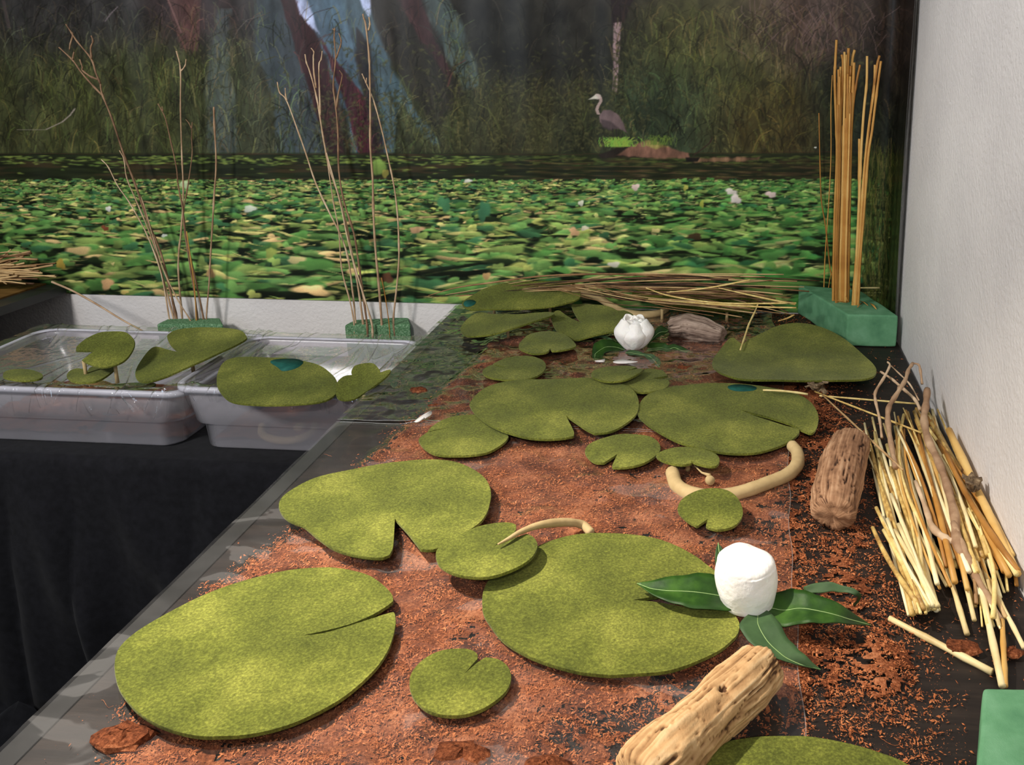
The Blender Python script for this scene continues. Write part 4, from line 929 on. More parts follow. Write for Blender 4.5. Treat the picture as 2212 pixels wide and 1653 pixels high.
# ------------------------------------------------------------------ floral foam blocks
def foam(top_px, zt, zb, label, mat='foam', corners=None):
    T = corners if corners else [G(u, v, zt) for u, v in top_px]
    for p in T: p.x = min(p.x, XR-0.012)
    bm = bmesh.new(); c = sum(T, Vector())/4
    vt = [bm.verts.new((p.x, p.y, zt)) for p in T]; vb = [bm.verts.new((p.x, p.y, zb)) for p in T]
    bm.faces.new(vt); bm.faces.new(vb[::-1])
    for i in range(4): bm.faces.new((vt[(i+1) % 4], vt[i], vb[i], vb[(i+1) % 4]))
    bmesh.ops.recalc_face_normals(bm, faces=bm.faces)
    bmesh.ops.bevel(bm, geom=bm.edges[:], offset=0.0045, segments=3, affect='EDGES', profile=0.6)
    bmesh.ops.triangulate(bm, faces=[f for f in bm.faces if len(f.verts) > 4])
    for it in range(4):
        bmesh.ops.subdivide_edges(bm, edges=[e for e in bm.edges if e.calc_length() > 0.009], cuts=1, use_grid_fill=True)
    bmesh.ops.triangulate(bm, faces=bm.faces[:])
    for v in bm.verts:
        q = v.co; k = fbm(q.x*18, q.y*18, q.z*18, 3)*0.0016
        dent = -0.004*max(0, mnoise.noise(q*30)-0.45)*3
        d = (q-Vector((c.x, c.y, (zt+zb)/2))).normalized(); v.co = q+d*(k+dent)
    Vv = [v.co.copy() for v in bm.verts]; bm.verts.index_update(); Fs = [tuple(v.index for v in f.verts) for f in bm.faces]; bm.free()
    zmin = min(v.z for v in Vv)
    for v in Vv: v.z += zb-zmin
    return tag(mesh_obj('floral_foam_block', Vv, Fs, M[mat]), label, 'foam block', 'green floral foam blocks')
_f1 = [G(1725,616,.075), G(1831,680,.075), G(1951,683,.075), G(1857,627,.075)]
for p in _f1: p.x = min(p.x, XR-0.012)
foam(None, 0.075, 0.001, 'dark green foam block in the corner holding a sheaf of golden reeds', 'foam', _f1)
FT = -0.045
foam([(363,689),(338,701),(482,701),(475,687)], FT, TZ2+0.001, 'green foam block behind the left bin with thin twigs in it', 'foam_crumb')
foam([(767,691),(745,704),(887,702),(882,686)], FT, TZ2+0.001, 'green foam block behind the right bin holding tall brown twigs', 'foam_crumb')
foam([(2124,1487),(2108,1700),(2300,1710),(2290,1490)], 0.08, 0.001, 'bright green foam block cut off at the bottom right corner')
# ------------------------------------------------------------------ plastic bins, their bedding and wrap
def rr_ring(x0, x1, y0, y1, r, z, n=8):
    out = []
    for (cx_, cy_, a0) in ((x1-r, y1-r, 0), (x0+r, y1-r, 90), (x0+r, y0+r, 180), (x1-r, y0+r, 270)):
        for k in range(n+1):
            a = R_(a0+90*k/n); out.append(Vector((cx_+r*math.cos(a), cy_+r*math.sin(a), z)))
    return out
def loft(rings, cap_first=True, cap_last=False):
    V, F = [], []; n = len(rings[0])
    for r in rings: V += r
    for i in range(len(rings)-1):
        for k in range(n):
            k2 = (k+1) % n; F.append((i*n+k, i*n+k2, (i+1)*n+k2, (i+1)*n+k))
    if cap_first: F.append(tuple(range(n))[::-1])
    if cap_last: F.append(tuple((len(rings)-1)*n+k for k in range(n)))
    return V, F
def bin_(x0, x1, y0, y1, label, dz=0.0):
    zb, zt = TZ2+0.002, RZ+dz; t = empty('plastic_bin', ((x0+x1)/2, (y0+y1)/2, zb), label, 'bin', 'translucent plastic bins')
    def ring(ins, z, r=0.045, kx=2.1): kx = kx if ins > 0.009 else 1.0; return rr_ring(x0+ins*kx, x1-ins*kx, y0+ins, y1-ins, r, z)
    rings = [ring(0.026, zb, 0.03), ring(0.021, zb+0.004, 0.035), ring(0.017, zb+0.055), ring(0.011, zb+0.059), ring(0.008, zt-0.012), ring(0.006, zt-0.001)]
    v, f = loft(rings); o = mesh_obj('body', v, f, M['bin'], t); s = o.modifiers.new('thickness', 'SOLIDIFY'); s.thickness = 0.0018; s.offset = 1
    rim = [ring(0.008, zt-0.002), ring(0.006, zt+0.001), ring(0.000, zt+0.001), ring(-0.003, zt-0.002), ring(-0.003, zt-0.011), ring(-0.001, zt-0.011), ring(-0.001, zt-0.003), ring(0.006, zt-0.003), ring(0.008, zt-0.002)]
    v, f = loft(rim, False); mesh_obj('rim', v, f, M['bin_rim'], t)
    return t
M['bin_rim'] = noise_mat('milky_plastic_rim', [(0.3, C(186, 184, 194)), (0.7, C(204, 202, 212))], 20, rough=0.35, bump=0, spec=0.5)
BX = (-1.70, -1.108, 1.662, 2.03); BX2 = (-1.140, -0.722, 1.664, 1.985)
bin_(*BX, 'wide translucent plastic bin at the left, its side cut by the picture edge')
bin_(*BX2, 'smaller translucent plastic bin beside the table with a clay stalk inside', 0.012)
def bedding(x0, x1, y0, y1, seed, label):
    nx, ny = 70, 50; V, Fs = [], []
    for i in range(nx+1):
        for j in range(ny+1):
            x = x0+(x1-x0)*i/nx; y = y0+(y1-y0)*j/ny
            V.append((x, y, TZ2+0.006+max(0, 0.006+0.012*fbm(x*14+seed, y*14, seed))))
    for i in range(nx):
        for j in range(ny):
            x = x0+(x1-x0)*i/nx; y = y0+(y1-y0)*j/ny
            if fbm(x*9+seed*3, y*9, 2.0) > -0.55: a = i*(ny+1)+j; Fs.append((a, a+ny+1, a+ny+2, a+1))
    tag(mesh_obj('bin_bedding', V, Fs, M['coir']), label, 'coir', kind='stuff')
bedding(BX[0]+0.05, BX[1]-0.05, BX[2]+0.05, BX[3]-0.05, 2.0, 'thin coir bedding on the floor of the wide left bin')
bedding(BX2[0]+0.05, BX2[1]-0.05, BX2[2]+0.05, BX2[3]-0.05, 5.0, 'thin coir bedding on the floor of the smaller right bin')
def wrap(x0, x1, y0, y1, front, side, seed, label, sag, dz=0.0):
    RZ = -0.02+dz
    nx, ny = 240, 170; V, Fs = [], []
    ly = (y1-y0); tot = ly+front
    rnd = random.Random(int(seed*10)); pleats = [(rnd.uniform(x0, x1), rnd.uniform(-0.6, 0.6), rnd.uniform(0.0028, 0.006), rnd.uniform(0.05, 0.30), rnd.choice([0, 1]), rnd.uniform(0.003, 0.010)) for k in range(46)]
    for j in range(ny+1):
        for i in range(nx+1):
            x = x0+(x1-x0)*i/nx; d = tot*j/ny
            edge = 0.016*fbm(x*22, seed)+0.012*math.sin(x*40+seed)
            wr = 0.0012*fbm(x*6+seed, d*6, seed, 2)
            for (px_, sl, w_, ln, fr, hp) in pleats:      # creases running in from the front or back rim
                dd = d if fr == 0 else (tot-d)
                if dd < ln:
                    q = (x-px_-sl*dd)/w_
                    if abs(q) < 2.5: wr += hp*math.exp(-q*q)*(1-dd/ln)
            ins = min(x-x0, x1-x)
            if d <= ly:
                e = min(1, min(d, ly-d, max(ins, 0))/0.05); z = RZ+0.0035+wr*(0.4+0.6*e)-sag*e*e
                V.append((x, y1-d, z))
            else:
                q = (d-ly)/front; dd = q*(front+edge); V.append((x, y0-0.004-0.003*math.sin(q*2.5)-wr*1.2-0.003*math.sin(x*60+seed)*q, RZ+0.002-dd*0.98))
    for j in range(ny):
        for i in range(nx): a = j*(nx+1)+i; Fs.append((a, a+nx+1, a+nx+2, a+1))
    o = mesh_obj('plastic_wrap', V, Fs, M['wrap']); return tag(o, label, 'plastic wrap', 'clear wrap stretched over the bins')
wrap(BX[0]-0.02, BX[1]+0.002, BX[2]-0.004, BX[3]+0.02, 0.045, 0, 3.3, 'crinkled clear wrap over the wide left bin', 0.012)
wrap(BX2[0]-0.012, BX2[1]+0.004, BX2[2]-0.004, BX2[3]+0.02, 0.028, 0, 8.7, 'crinkled clear wrap over the smaller right bin', 0.014, 0.012)

# ------------------------------------------------------------------ flowers
def leaf(parent, A, B, mat='leaf', fold=0.004, name='leaf', rib=True, wave=0.0006):
    a = catmull([G(*p) for p in A], 6); b = catmull([G(*p) for p in B], 6); n = min(len(a), len(b)); K_ = 8
    V, Fs = [], []; mid = []
    for i in range(n):
        wv = wave*math.sin(i*0.9+len(A)*1.3)
        for k in range(K_+1):
            s = k/K_; p = a[i]*(1-s)+b[i]*s; w = (a[i]-b[i]).length
            dz = -fold*(1-abs(2*s-1))*min(1, w/0.02)+wv*abs(2*s-1)
            V.append(p+Vector((0, 0, dz)))
        mid.append(V[-(K_//2)-1]+Vector((0, 0, 0.0008)))
    for i in range(n-1):
        for k in range(K_): q = i*(K_+1)+k; Fs.append((q, q+1, q+K_+2, q+K_+1))
    o = mesh_obj(name, V, Fs, M[mat], parent); s = o.modifiers.new('thickness', 'SOLIDIFY'); s.thickness = 0.0009; s.offset = 0
    if rib:
        v, f = tube_vf(mid, [0.0006*(1-0.4*i/(n-1)) for i in range(n)], 5); mesh_obj('rib', v, f, M['rib'], o)
    return o
def near_flower():
    b = G(1613, 1306, 0.018); H_ = 0.068; Rr = 0.0365
    t = empty('white_flower', tuple(b), 'chunky closed white flower with green leaves at the front right', 'flower')
    V, Fs = [], []; n, m_ = 40, 56
    for j in range(n+1):
        f = j/n
        if f < 0.14: k = 0.62+0.30*math.sin(f/0.14*math.pi/2); z = 0.010*(f/0.14)**1.6
        elif f < 0.72: q = (f-0.14)/0.58; k = 0.92+0.10*math.sin(q*math.pi*0.95)+0.02*q; z = 0.010+(H_-0.022)*q
        else:
            q = (f-0.72)/0.28; k = (0.955)*math.cos(q*math.pi/2)**0.62; z = H_-0.012+0.012*math.sin(q*math.pi/2)-0.003*q**3
        for i in range(m_):
            an = 2*math.pi*i/m_; ca, sa = math.cos(an), math.sin(an)
            w = fbm(ca*1.1+3, sa*1.1, f*1.5, 2)*0.05-0.22*max(0, 0.07-abs(mnoise.noise(Vector((ca*1.3, sa*1.3+4, f*1.8)))))
            dz = 0.0022*fbm(ca*k*1.6, sa*k*1.6, 9.0, 3)-0.005*k*ca*0.6 if f > 0.7 else 0
            V.append(b+Vector((Rr*k*(1+w)*ca-z*0.06+0.001, Rr*k*(1+w)*sa, z+dz)))
    for j in range(n):
        for i in range(m_): i2 = (i+1) % m_; Fs.append((j*m_+i, j*m_+i2, (j+1)*m_+i2, (j+1)*m_+i))
    Fs.append(tuple(range(m_))[::-1])
    mesh_obj('blossom', V, Fs, M['petal'], t)
    leaf(t, [(1376,1261,.034),(1436,1248,.040),(1490,1241,.042),(1523,1238,.042),(1556,1250,.036),(1580,1275,.028)], [(1376,1262,.034),(1424,1293,.034),(1462,1305,.034),(1498,1314,.033),(1568,1319,.030),(1590,1315,.026)])
    leaf(t, [(1881,1351,.012),(1815,1306,.042),(1754,1281,.048),(1720,1273,.046),(1696,1275,.040),(1650,1290,.028)], [(1881,1352,.012),(1815,1347,.034),(1765,1346,.038),(1733,1347,.036),(1688,1353,.030),(1652,1320,.024)])
    leaf(t, [(1772,1448,.008),(1671,1421,.018),(1640,1405,.022),(1613,1380,.026),(1597,1350,.030),(1620,1325,.026)], [(1773,1447,.008),(1745,1421,.018),(1722,1400,.022),(1700,1376,.026),(1679,1339,.032),(1655,1318,.028)], 'leaf_dull')
    leaf(t, [(1846,1312,.012),(1860,1290,.034),(1852,1276,.044),(1815,1263,.044),(1778,1257,.042),(1735,1268,.034)], [(1843,1306,.012),(1852,1292,.032),(1842,1284,.040),(1810,1279,.036),(1780,1280,.034),(1740,1284,.028)], 'leaf_dull', 0.001, rib=False)
    leaf(t, [(1551,1173,.060),(1545,1195,.052),(1546,1225,.040),(1556,1262,.028)], [(1552,1174,.060),(1563,1190,.056),(1576,1215,.044),(1580,1262,.030)])
near_flower()
def far_flower():
    b = G(1368, 752, 0.010); t = empty('white_flower', tuple(b), 'open white tulip shaped flower with dark leaves in the far middle', 'flower')
    Rr, H_ = 0.046, 0.076
    def prof(f): return 0.42+0.60*math.sin(min(1, f*1.25)*math.pi*0.62)-0.30*max(0, f-0.55)**1.2*1.4
    def petal(az, span, h, r, lean, seed):
        V, Fs = [], []; nt_, na = 14, 12
        for j in range(nt_+1):
            f = j/nt_
            for k in range(na+1):
                s = k/na*2-1; hz = h*f*(1-0.20*abs(s)**2.4*f); wid = span*(0.62+0.38*math.sin(min(1, f*1.4)*math.pi/2))
                an = az+s*wid; rr = r*prof(f)*(1+0.05*math.cos(s*2)+0.03*fbm(s*2+seed, f*2, seed))-0.004*abs(s)**2
                rr *= 1-0.30*max(0, f-0.70)/0.30*(0.6+0.4*abs(s))
                V.append(b+Vector((math.cos(an)*rr+lean[0]*f, math.sin(an)*rr+lean[1]*f, hz+0.002*fbm(s*3, f*3, seed))))
        for j in range(nt_):
            for k in range(na): q = j*(na+1)+k; Fs.append((q, q+1, q+na+2, q+na+1))
        o = mesh_obj('petal', V, Fs, M['petal'], t); s = o.modifiers.new('thickness', 'SOLIDIFY'); s.thickness = 0.004; s.offset = -1
        sd = o.modifiers.new('smooth', 'SUBSURF'); sd.levels = 1; sd.render_levels = 1
    for az, sp, h, r, ln, sd in ((-1.35, 0.78, 0.066, Rr*1.0, (0.002, 0.004), 1), (-0.25, 0.80, 0.071, Rr*0.99, (0.0, 0.0), 2), (-2.55, 0.75, 0.073, Rr*0.97, (0.004, 0), 3), (1.0, 0.8, 0.073, Rr*0.93, (0, -0.004), 4), (2.3, 0.8, 0.074, Rr*0.9, (0.003, -0.003), 5), (-1.9, 0.8, 0.068, Rr*0.72, (0, 0.01), 6), (-0.5, 0.8, 0.070, Rr*0.70, (0, 0.01), 7), (1.5, 0.9, 0.072, Rr*0.55, (0, 0), 8)):
        petal(az, sp, h, r, ln, sd)
    V, Fs = [], []; n, m_ = 14, 28
    for j in range(n+1):
        f = j/n
        for i in range(m_):
            an = 2*math.pi*i/m_; q = f; rr = Rr*(0.86*prof(min(q*1.2, 0.8)) if q < 0.6 else 0.86*prof(0.72)*math.cos((q-0.6)/0.4*math.pi/2)**0.7+0.0005/Rr); V.append(b+Vector((math.cos(an)*rr*(1+0.07*math.sin(3*an+1)), math.sin(an)*rr, 0.046*min(1, q/0.6)+0.018*math.sin(max(0, q-0.6)/0.4*math.pi/2)+0.002*math.sin(an*3+q*4))))
    for j in range(n):
        for i in range(m_): i2 = (i+1) % m_; Fs.append((j*m_+i, j*m_+i2, (j+1)*m_+i2, (j+1)*m_+i))
    Fs.append(tuple(range(m_))[::-1]); mesh_obj('core', V, Fs, M['petal'], t)
    leaf(t, [(1279,760,.012),(1283,744,.024),(1297,735,.028),(1310,733,.028),(1330,738,.020),(1350,752,.012)], [(1282,779,.006),(1292,776,.008),(1302,768,.010),(1312,760,.012),(1335,757,.012),(1350,757,.010)])
    leaf(t, [(1498,761,.004),(1479,752,.012),(1459,744,.018),(1443,745,.018),(1430,740,.020),(1400,742,.016)], [(1498,762,.004),(1471,760,.008),(1456,755,.010),(1440,759,.008),(1421,756,.010),(1395,760,.008)])
    leaf(t, [(1425,793,.004),(1427,780,.008),(1413,767,.014),(1392,763,.016),(1366,756,.016),(1352,760,.012)], [(1423,794,.004),(1402,779,.006),(1392,770,.010),(1377,768,.012),(1362,767,.012),(1350,764,.010)], 'leaf_dull', 0.002)
    leaf(t, [(1444,714,.026),(1432,705,.034),(1422,706,.034),(1414,716,.026),(1400,735,.014)], [(1444,716,.024),(1434,723,.022),(1424,727,.018),(1414,733,.014),(1402,742,.010)])
    leaf(t, [(1250,736,.012),(1266,725,.020),(1282,725,.020),(1302,722,.022),(1325,735,.014)], [(1252,738,.010),(1267,731,.014),(1283,732,.012),(1303,730,.014),(1326,742,.010)], 'leaf_dull', 0.001, rib=False)
far_flower()

# ------------------------------------------------------------------ twigs and reeds standing in foam
def twig(branches, Y, rads, label, mat='twig', group=None, name='dry_twig', lean=0.0, sides=7, zend=None):
    """branches: px polylines on an upright plane; the first is the stem."""
    V, Fs = [], []; k0 = HY(*branches[0][-1], Y)
    for bi, br in enumerate(branches):
        P = []
        for (u, v) in br:
            p = HY(u, v, Y); f = p.z-k0.z; P.append(HY(u, v, Y-lean*f))
        if bi == 0 and zend is not None: P.append(Vector((P[-1].x, P[-1].y, zend)))
        Q = catmull(P, 4); n = len(Q); r0, r1 = (rads[0]*1.12, rads[1]*1.12) if bi == 0 else (rads[0]*0.85, rads[1]*0.85)
        rr = [(r0+(r1-r0)*i/(n-1))*(1+0.12*math.sin(i*1.7+bi)+(0.35 if i % 9 == 4 else 0)) for i in range(n)]
        v, f = tube_vf(Q, rr, sides, len(V)); V += v; Fs += f
    o = mesh_obj(name, V, Fs, M[mat]); return tag(o, label, 'twig', group)
TG, TG2 = 'twigs in the left foam block', 'twigs in the right foam block'
Y2 = 2.205
twig([[(217,181),(221,204),(241,254),(268,335),(291,395),(321,482),(348,549),(366,620),(382,692)], [(142,52),(154,70),(167,90),(197,127),(207,157),(217,181)], [(197,77),(201,89),(196,104),(198,127)], [(127,102),(157,130),(174,154),(197,181),(221,206)], [(150,108),(152,95),(157,78),(155,70)], [(172,128),(178,145),(178,152),(195,165),(212,172)], [(160,112),(157,128)]], Y2, (.0018, .0030), 'tallest pale twig forking widely at the far left', group=TG, lean=.05, zend=FT-.03)
twig([[(341,224),(348,236),(358,258),(368,301),(381,361),(385,401),(395,452),(401,502),(410,549),(428,630),(440,690)], [(350,230),(352,240)]], Y2, (.0010, .0022), 'thin brown twig crossing others in the left foam block', group=TG, lean=.03, zend=FT-.03)
twig([[(381,110),(390,151),(390,234),(393,335),(396,418),(391,502),(386,549),(386,600),(394,690)], [(402,128),(400,142),(391,154)]], Y2, (.0014, .0022), 'tall straight twig in the middle of the left foam block', group=TG, lean=.02, zend=FT-.03)
twig([[(415,264),(414,300),(415,335),(406,401),(396,468),(405,540),(418,620),(428,692)], [(401,258),(408,266),(414,278)]], Y2-.006, (.0009, .0020), 'short thin twig with a tiny fork in the left foam block', group=TG, zend=FT-.03)
twig([[(462,231),(463,268),(467,351),(463,418),(458,502),(455,549),(452,610),(446,685)]], Y2, (.0020, .0018), 'twig with a dark brown tip at the right of the left foam block', group=TG, zend=FT-.03)
twig([[(219,345),(234,361),(254,401),(278,435),(301,475),(321,515),(348,590),(366,690)]], Y2-.01, (.0011, .0018), 'pale bent twig low on the left of the left foam block', group=TG, zend=FT-.03)
twig([[(258,325),(268,345),(274,385),(298,442),(328,515),(352,600),(376,692)]], Y2-.005, (.0010, .0022), 'dark side twig running along the tallest forked twig', group=TG, zend=FT-.03)
twig([[(291,400),(310,440),(330,510),(352,580),(385,650),(412,694)]], Y2-.015, (.0010, .0018), 'thin pale stem crossing low at the left foam block', group=TG, zend=FT-.03)
twig([[(403,500),(412,560),(420,620),(424,690)]], Y2-.012, (.0012, .0014), 'short yellow stem in the left foam block', group=TG, zend=FT-.03, mat='reed')
twig([[(599,177),(604,200),(619,217),(642,278),(662,335),(682,395),(713,462),(739,515),(755,575),(768,692)], [(616,190),(617,205),(620,218)]], Y2, (.0012, .0024), 'dark leaning twig at the left of the right foam block', group=TG2, lean=.02, zend=FT-.03)
twig([[(659,117),(662,135),(669,154),(682,201),(691,251),(699,301),(713,368),(736,435),(755,520),(772,610),(784,694)], [(672,104),(678,112),(677,124),(678,154),(683,190)], [(696,110),(694,128),(689,144),(691,217),(692,250)]], Y2-.006, (.0013, .0026), 'three tipped brown twig in the right foam block', group=TG2, lean=.03, zend=FT-.03)
twig([[(723,60),(722,84),(725,127),(720,184),(725,228),(730,284),(732,368),(743,435),(764,502),(772,549),(782,620),(792,694)], [(732,72),(737,88),(735,100),(726,126)], [(733,152),(739,161),(738,172),(730,207),(727,234)], [(718,62),(724,66)]], Y2-.012, (.0013, .0026), 'tall crooked twig with a small side fork in the right foam block', group=TG2, lean=.03, zend=FT-.03)
twig([[(784,30),(786,40),(790,54),(797,117),(799,167),(800,251),(800,318),(805,385),(807,468),(812,549),(818,610),(824,690)], [(797,37),(799,52),(796,66)]], Y2-.004, (.0017, .0028), 'tallest straight twig in the right foam block', group=TG2, lean=.03, zend=FT-.03)
twig([[(782,159),(786,168),(790,177),(807,217),(824,278),(837,335),(851,401),(859,468),(862,549),(858,610),(850,688)], [(792,168),(791,180)]], Y2-.002, (.0012, .0022), 'bowed twig at the right of the right foam block', group=TG2, lean=.02, zend=FT-.03)
twig([[(700,301),(704,330),(710,368),(720,435),(732,500),(738,580),(756,650),(764,692)]], Y2-.014, (.0010, .0020), 'short dark twig low on the left of the right foam block', group=TG2, zend=FT-.03)
twig([[(705,330),(733,430),(748,502),(762,560),(786,640),(803,698)]], Y2-.02, (.0012, .0026), 'sloping twig crossing the stems of the right foam block', group=TG2, zend=FT-.03)
twig([[(824,600),(832,640),(840,696)]], Y2-.016, (.0010, .0012), 'short pale stem at the front of the right foam block', group=TG2, zend=FT-.03, mat='reed')

def reed(pts, Y, r, label, group, mat='reed', zend=0.05, name='dry_reed', nodes=True, cat='reed'):
    P = [HY(u, v, Y) for u, v in pts]; P.append(Vector((P[-1].x, P[-1].y, min(zend, P[-1].z-0.005))))
    Q = catmull(P, 5); n = len(Q)
    rr = [r*(0.8+0.25*i/(n-1))*(1.22 if nodes and i % 11 == 6 else 1) for i in range(n)]
    v, f = tube_vf(Q, rr, 7); return tag(mesh_obj(name, v, f, M[mat]), label, cat, group)
FB = HY(1822, 655, 1.955)
RG = 'golden reeds in the corner foam block'
YF = G(1822, 650, 0.075).y
sheaf = [((1807,86),(1804,140),(1803,170),(1806,260),(1808,340),(1803,480),(1800,640)), ((1818,118),(1821,150),(1815,300),(1812,480),(1806,646)), ((1824,112),(1825,170),(1822,300),(1818,470),(1812,648)),
         ((1833,104),(1831,150),(1826,300),(1823,480),(1818,650)), ((1846,108),(1840,140),(1834,260),(1829,420),(1822,652)), ((1845,135),(1843,180),(1838,300),(1834,480),(1830,652)),
         ((1811,150),(1812,260),(1815,340),(1810,500),(1808,650)), ((1815,144),(1814,220),(1818,340),(1813,500),(1812,652)), ((1858,140),(1850,180),(1842,240),(1836,380),(1832,648)), ((1838,142),(1834,220),(1830,340),(1826,520),(1824,654)),
         ((1829,118),(1828,200),(1824,340),(1821,520),(1818,655)), ((1836,165),(1832,260),(1828,400),(1825,540),(1828,656))]
for i, s in enumerate(sheaf):
    reed(s, YF+0.010*math.sin(i*2.1), random.uniform(.0030, .0042), 'golden reed in the tight sheaf standing in the corner foam block', RG)
for i in range(9):
    a = random.uniform(0, 1); reed([(1806+36*a, random.uniform(150, 330)), (1807+30*a, 380), (1803+30*a, 520), (1803+28*a, 655)], YF-0.012+random.uniform(-.004, .004), random.uniform(.0026, .0036), 'golden reed in the tight sheaf standing in the corner foam block', RG)
YG = G(1852, 660, 0.075).y
for s, lab in [(((1873,121),(1872,180),(1866,240),(1860,330),(1856,430),(1850,560),(1845,655)), 'single upright reed left of the leaning pair in the corner block'), (((1900,120),(1893,150),(1880,250),(1868,360),(1862,470),(1855,580),(1849,660)), 'longer reed of the leaning pair near the white wall'),
          (((1903,132),(1895,190),(1884,280),(1875,340),(1866,460),(1858,560),(1853,662)), 'outer reed of the leaning pair near the white wall'), (((1890,140),(1888,190),(1876,280),(1866,380),(1858,500),(1847,660)), 'inner reed beside the leaning pair near the white wall'), (((1856,300),(1856,360),(1855,480),(1848,580),(1842,658)), 'short cut reed right of the sheaf')]:
    reed(s, YG, .0034, lab, RG)
YH = G(1785, 618, 0.075).y
reed(((1769,244),(1771,340),(1774,430),(1782,480),(1788,530),(1793,580),(1798,600)), YH, .0018, 'thin reed standing alone at the left of the corner sheaf', RG)
reed(((1798,162),(1795,230),(1795,340),(1790,440),(1786,500),(1782,560),(1780,615)), YH, .0016, 'thin greenish reed just left of the corner sheaf', RG)
for i, s in enumerate([((1795,590),(1790,620)), ((1833,600),(1838,640))]): reed(s, YH-.02*i, .0012, ['stub of reed at the back of the corner foam block', 'thin stub leaning by the base of the sheaf'][i], RG, nodes=False)
def flakes():
    for i, (a, b) in enumerate([((1798,649),(1828,653)), ((1826,650),(1817,618)), ((1822,625),(1830,650)), ((1852,664),(1862,655)), ((1858,650),(1875,660)), ((1880,655),(1893,668))]):
        P = [G(a[0], a[1], .079), G(b[0], b[1], .079 if i not in (1, 2) else .095)]; m_ = (P[0]+P[1])/2+Vector((0, 0, .002))
        v, f = tube_vf([P[0], m_, P[1]], [.0012, .003 if i in (1, 5) else .0016, .0009], 6, flat=0.5)
        tag(mesh_obj('reed_scrap', v, f, M['reed']), 'split reed scrap on top of the corner foam block', 'reed scrap', 'reed scraps on the corner foam block')
flakes()

# ------------------------------------------------------------------ straw along the white wall
SG = 'straws in the bundle along the white wall'
def straw(p, q, z0, z1, r, label, mat='straw', group=SG, bow=0.0, arch=0.0, name='straw', cat='straw', taper=0.85):
    A = G(p[0], p[1], z0); B = G(q[0], q[1], z1); P = []
    sd = (B-A).cross(Vector((0, 0, 1))).normalized()
    for i in range(9):
        t = i/8; w = A*(1-t)+B*t+sd*bow*math.sin(t*math.pi)+Vector((0, 0, arch*math.sin(t*math.pi))); w.x = min(w.x, XR-r-0.002); P.append(w)
    rr = [r*(1+(taper-1)*(1-i/8))*(1.18 if i in (3, 6) else 1) for i in range(9)]
    v, f = tube_vf(P, rr, 8); return tag(mesh_obj(name, v, f, M[mat]), label, cat, group)
random.seed(5)
lab = 'pale straw lying in the long bundle against the white wall'
lab = 'pale straw in the left sheaf of the bundle, ends cut level'
for i in range(24):   # left sheaf, cut ends toward the viewer
    a = i/23; j = random.random
    straw((1864+66*a+j()*12, 895+60*a*(1-a)+110*j()), (1958+66*a+j()*6, 1318-8*a+12*j()), .006+.012*j(), .006+.022*math.sin(a*3.14)*j(), random.uniform(.0020, .0036), lab, bow=random.gauss(0, .006), mat=random.choice(['straw', 'straw', 'straw_white']))
for i in range(8): straw((1885+i*8, 1060+90*random.random()), (1984+i*6, 1306+6*random.random()), .024, .024, .0034, lab, bow=random.gauss(0, .004), mat=random.choice(['straw', 'straw_white']))
lab = 'straw in the middle of the bundle between left sheaf and wall'
for i in range(34):   # middle
    a = i/33; j = random.random
    straw((1925+88*a+j()*14, 880+70*j()), (2010+125*a+j()*18, 1150+130*j()), .010+.026*j(), .006+.024*j(), random.uniform(.0014, .0042), lab, bow=random.gauss(0, .010), arch=.010*j(), mat=random.choice(['straw', 'straw', 'straw_white', 'reed']))
lab = 'straw of the bundle leaning right against the white wall'
for i in range(22):   # against the wall
    a = i/21; j = random.random
    straw((2004+38*a, 885+30*j()+80*a), (2125+72*a+j()*8, 1160+60*j()+34*a), .014+.036*a*j(), .010+.020*a, random.uniform(.0022, .0044), lab, bow=random.gauss(0, .006), mat=random.choice(['straw', 'reed', 'reed']))
lab = 'thin straw at the lower end of the bundle toward the near foam'
for i in range(18):
    a = i/17; j = random.random
    straw((2030+70*a, 990+110*j()), (2100+70*a+j()*14, 1230+130*j()), .014+.026*j(), .004+.014*j(), random.uniform(.0011, .0030), lab, bow=random.gauss(0, .012), mat=random.choice(['straw', 'straw_white', 'rush']))
for (p, q, z0, z1, r, l) in [((2198,1240),(2050,930),.026,.05,.0062,'thick amber cane lying along the foot of the white wall'), ((2100,1180),(2165,1482),.02,.008,.0042,'long straw reaching down to the near foam block'), ((2165,1340),(2171,1482),.012,.008,.0034,'straight reddish stem ending at the near foam block'),
        ((2034,1185),(2089,1370),.014,.004,.0036,'single straw slanting free below the bundle'), ((2014,1165),(2030,1230),.010,.004,.0030,'short cut straw below the middle of the bundle'), ((1921,1336),(2143,1452),.004,.004,.0042,'single split straw lying alone on the black table'),
        ((2130,1240),(2212,1400),.012,.010,.0030,'straw crossing the lower end of the bundle toward the wall'), ((2185,1150),(2196,1265),.02,.006,.0026,'reddish straw end below the amber cane'), ((2092,1060),(2160,1290),.02,.012,.0030,'straw under the dried seed head in the bundle')]:
    straw(p, q, z0, z1, r, l, mat='reed' if 'amber' in l or 'reddish' in l else 'straw_white')
straw((1648,843),(1745,852),.036,.03,.0022,'pale straw end lying across the teal smeared pad', arch=.002); straw((1770,855),(1985,873),.03,.02,.0018,'thin straw pointing from the seed head to the wall'); straw((1760,846),(1990,935),.032,.030,.0018,'thin straw slanting from the seed head into the bundle')
straw((1775,852),(1950,1015),.032,.034,.0018,'brown stem slanting from the seed head into the bundle', mat='rush')
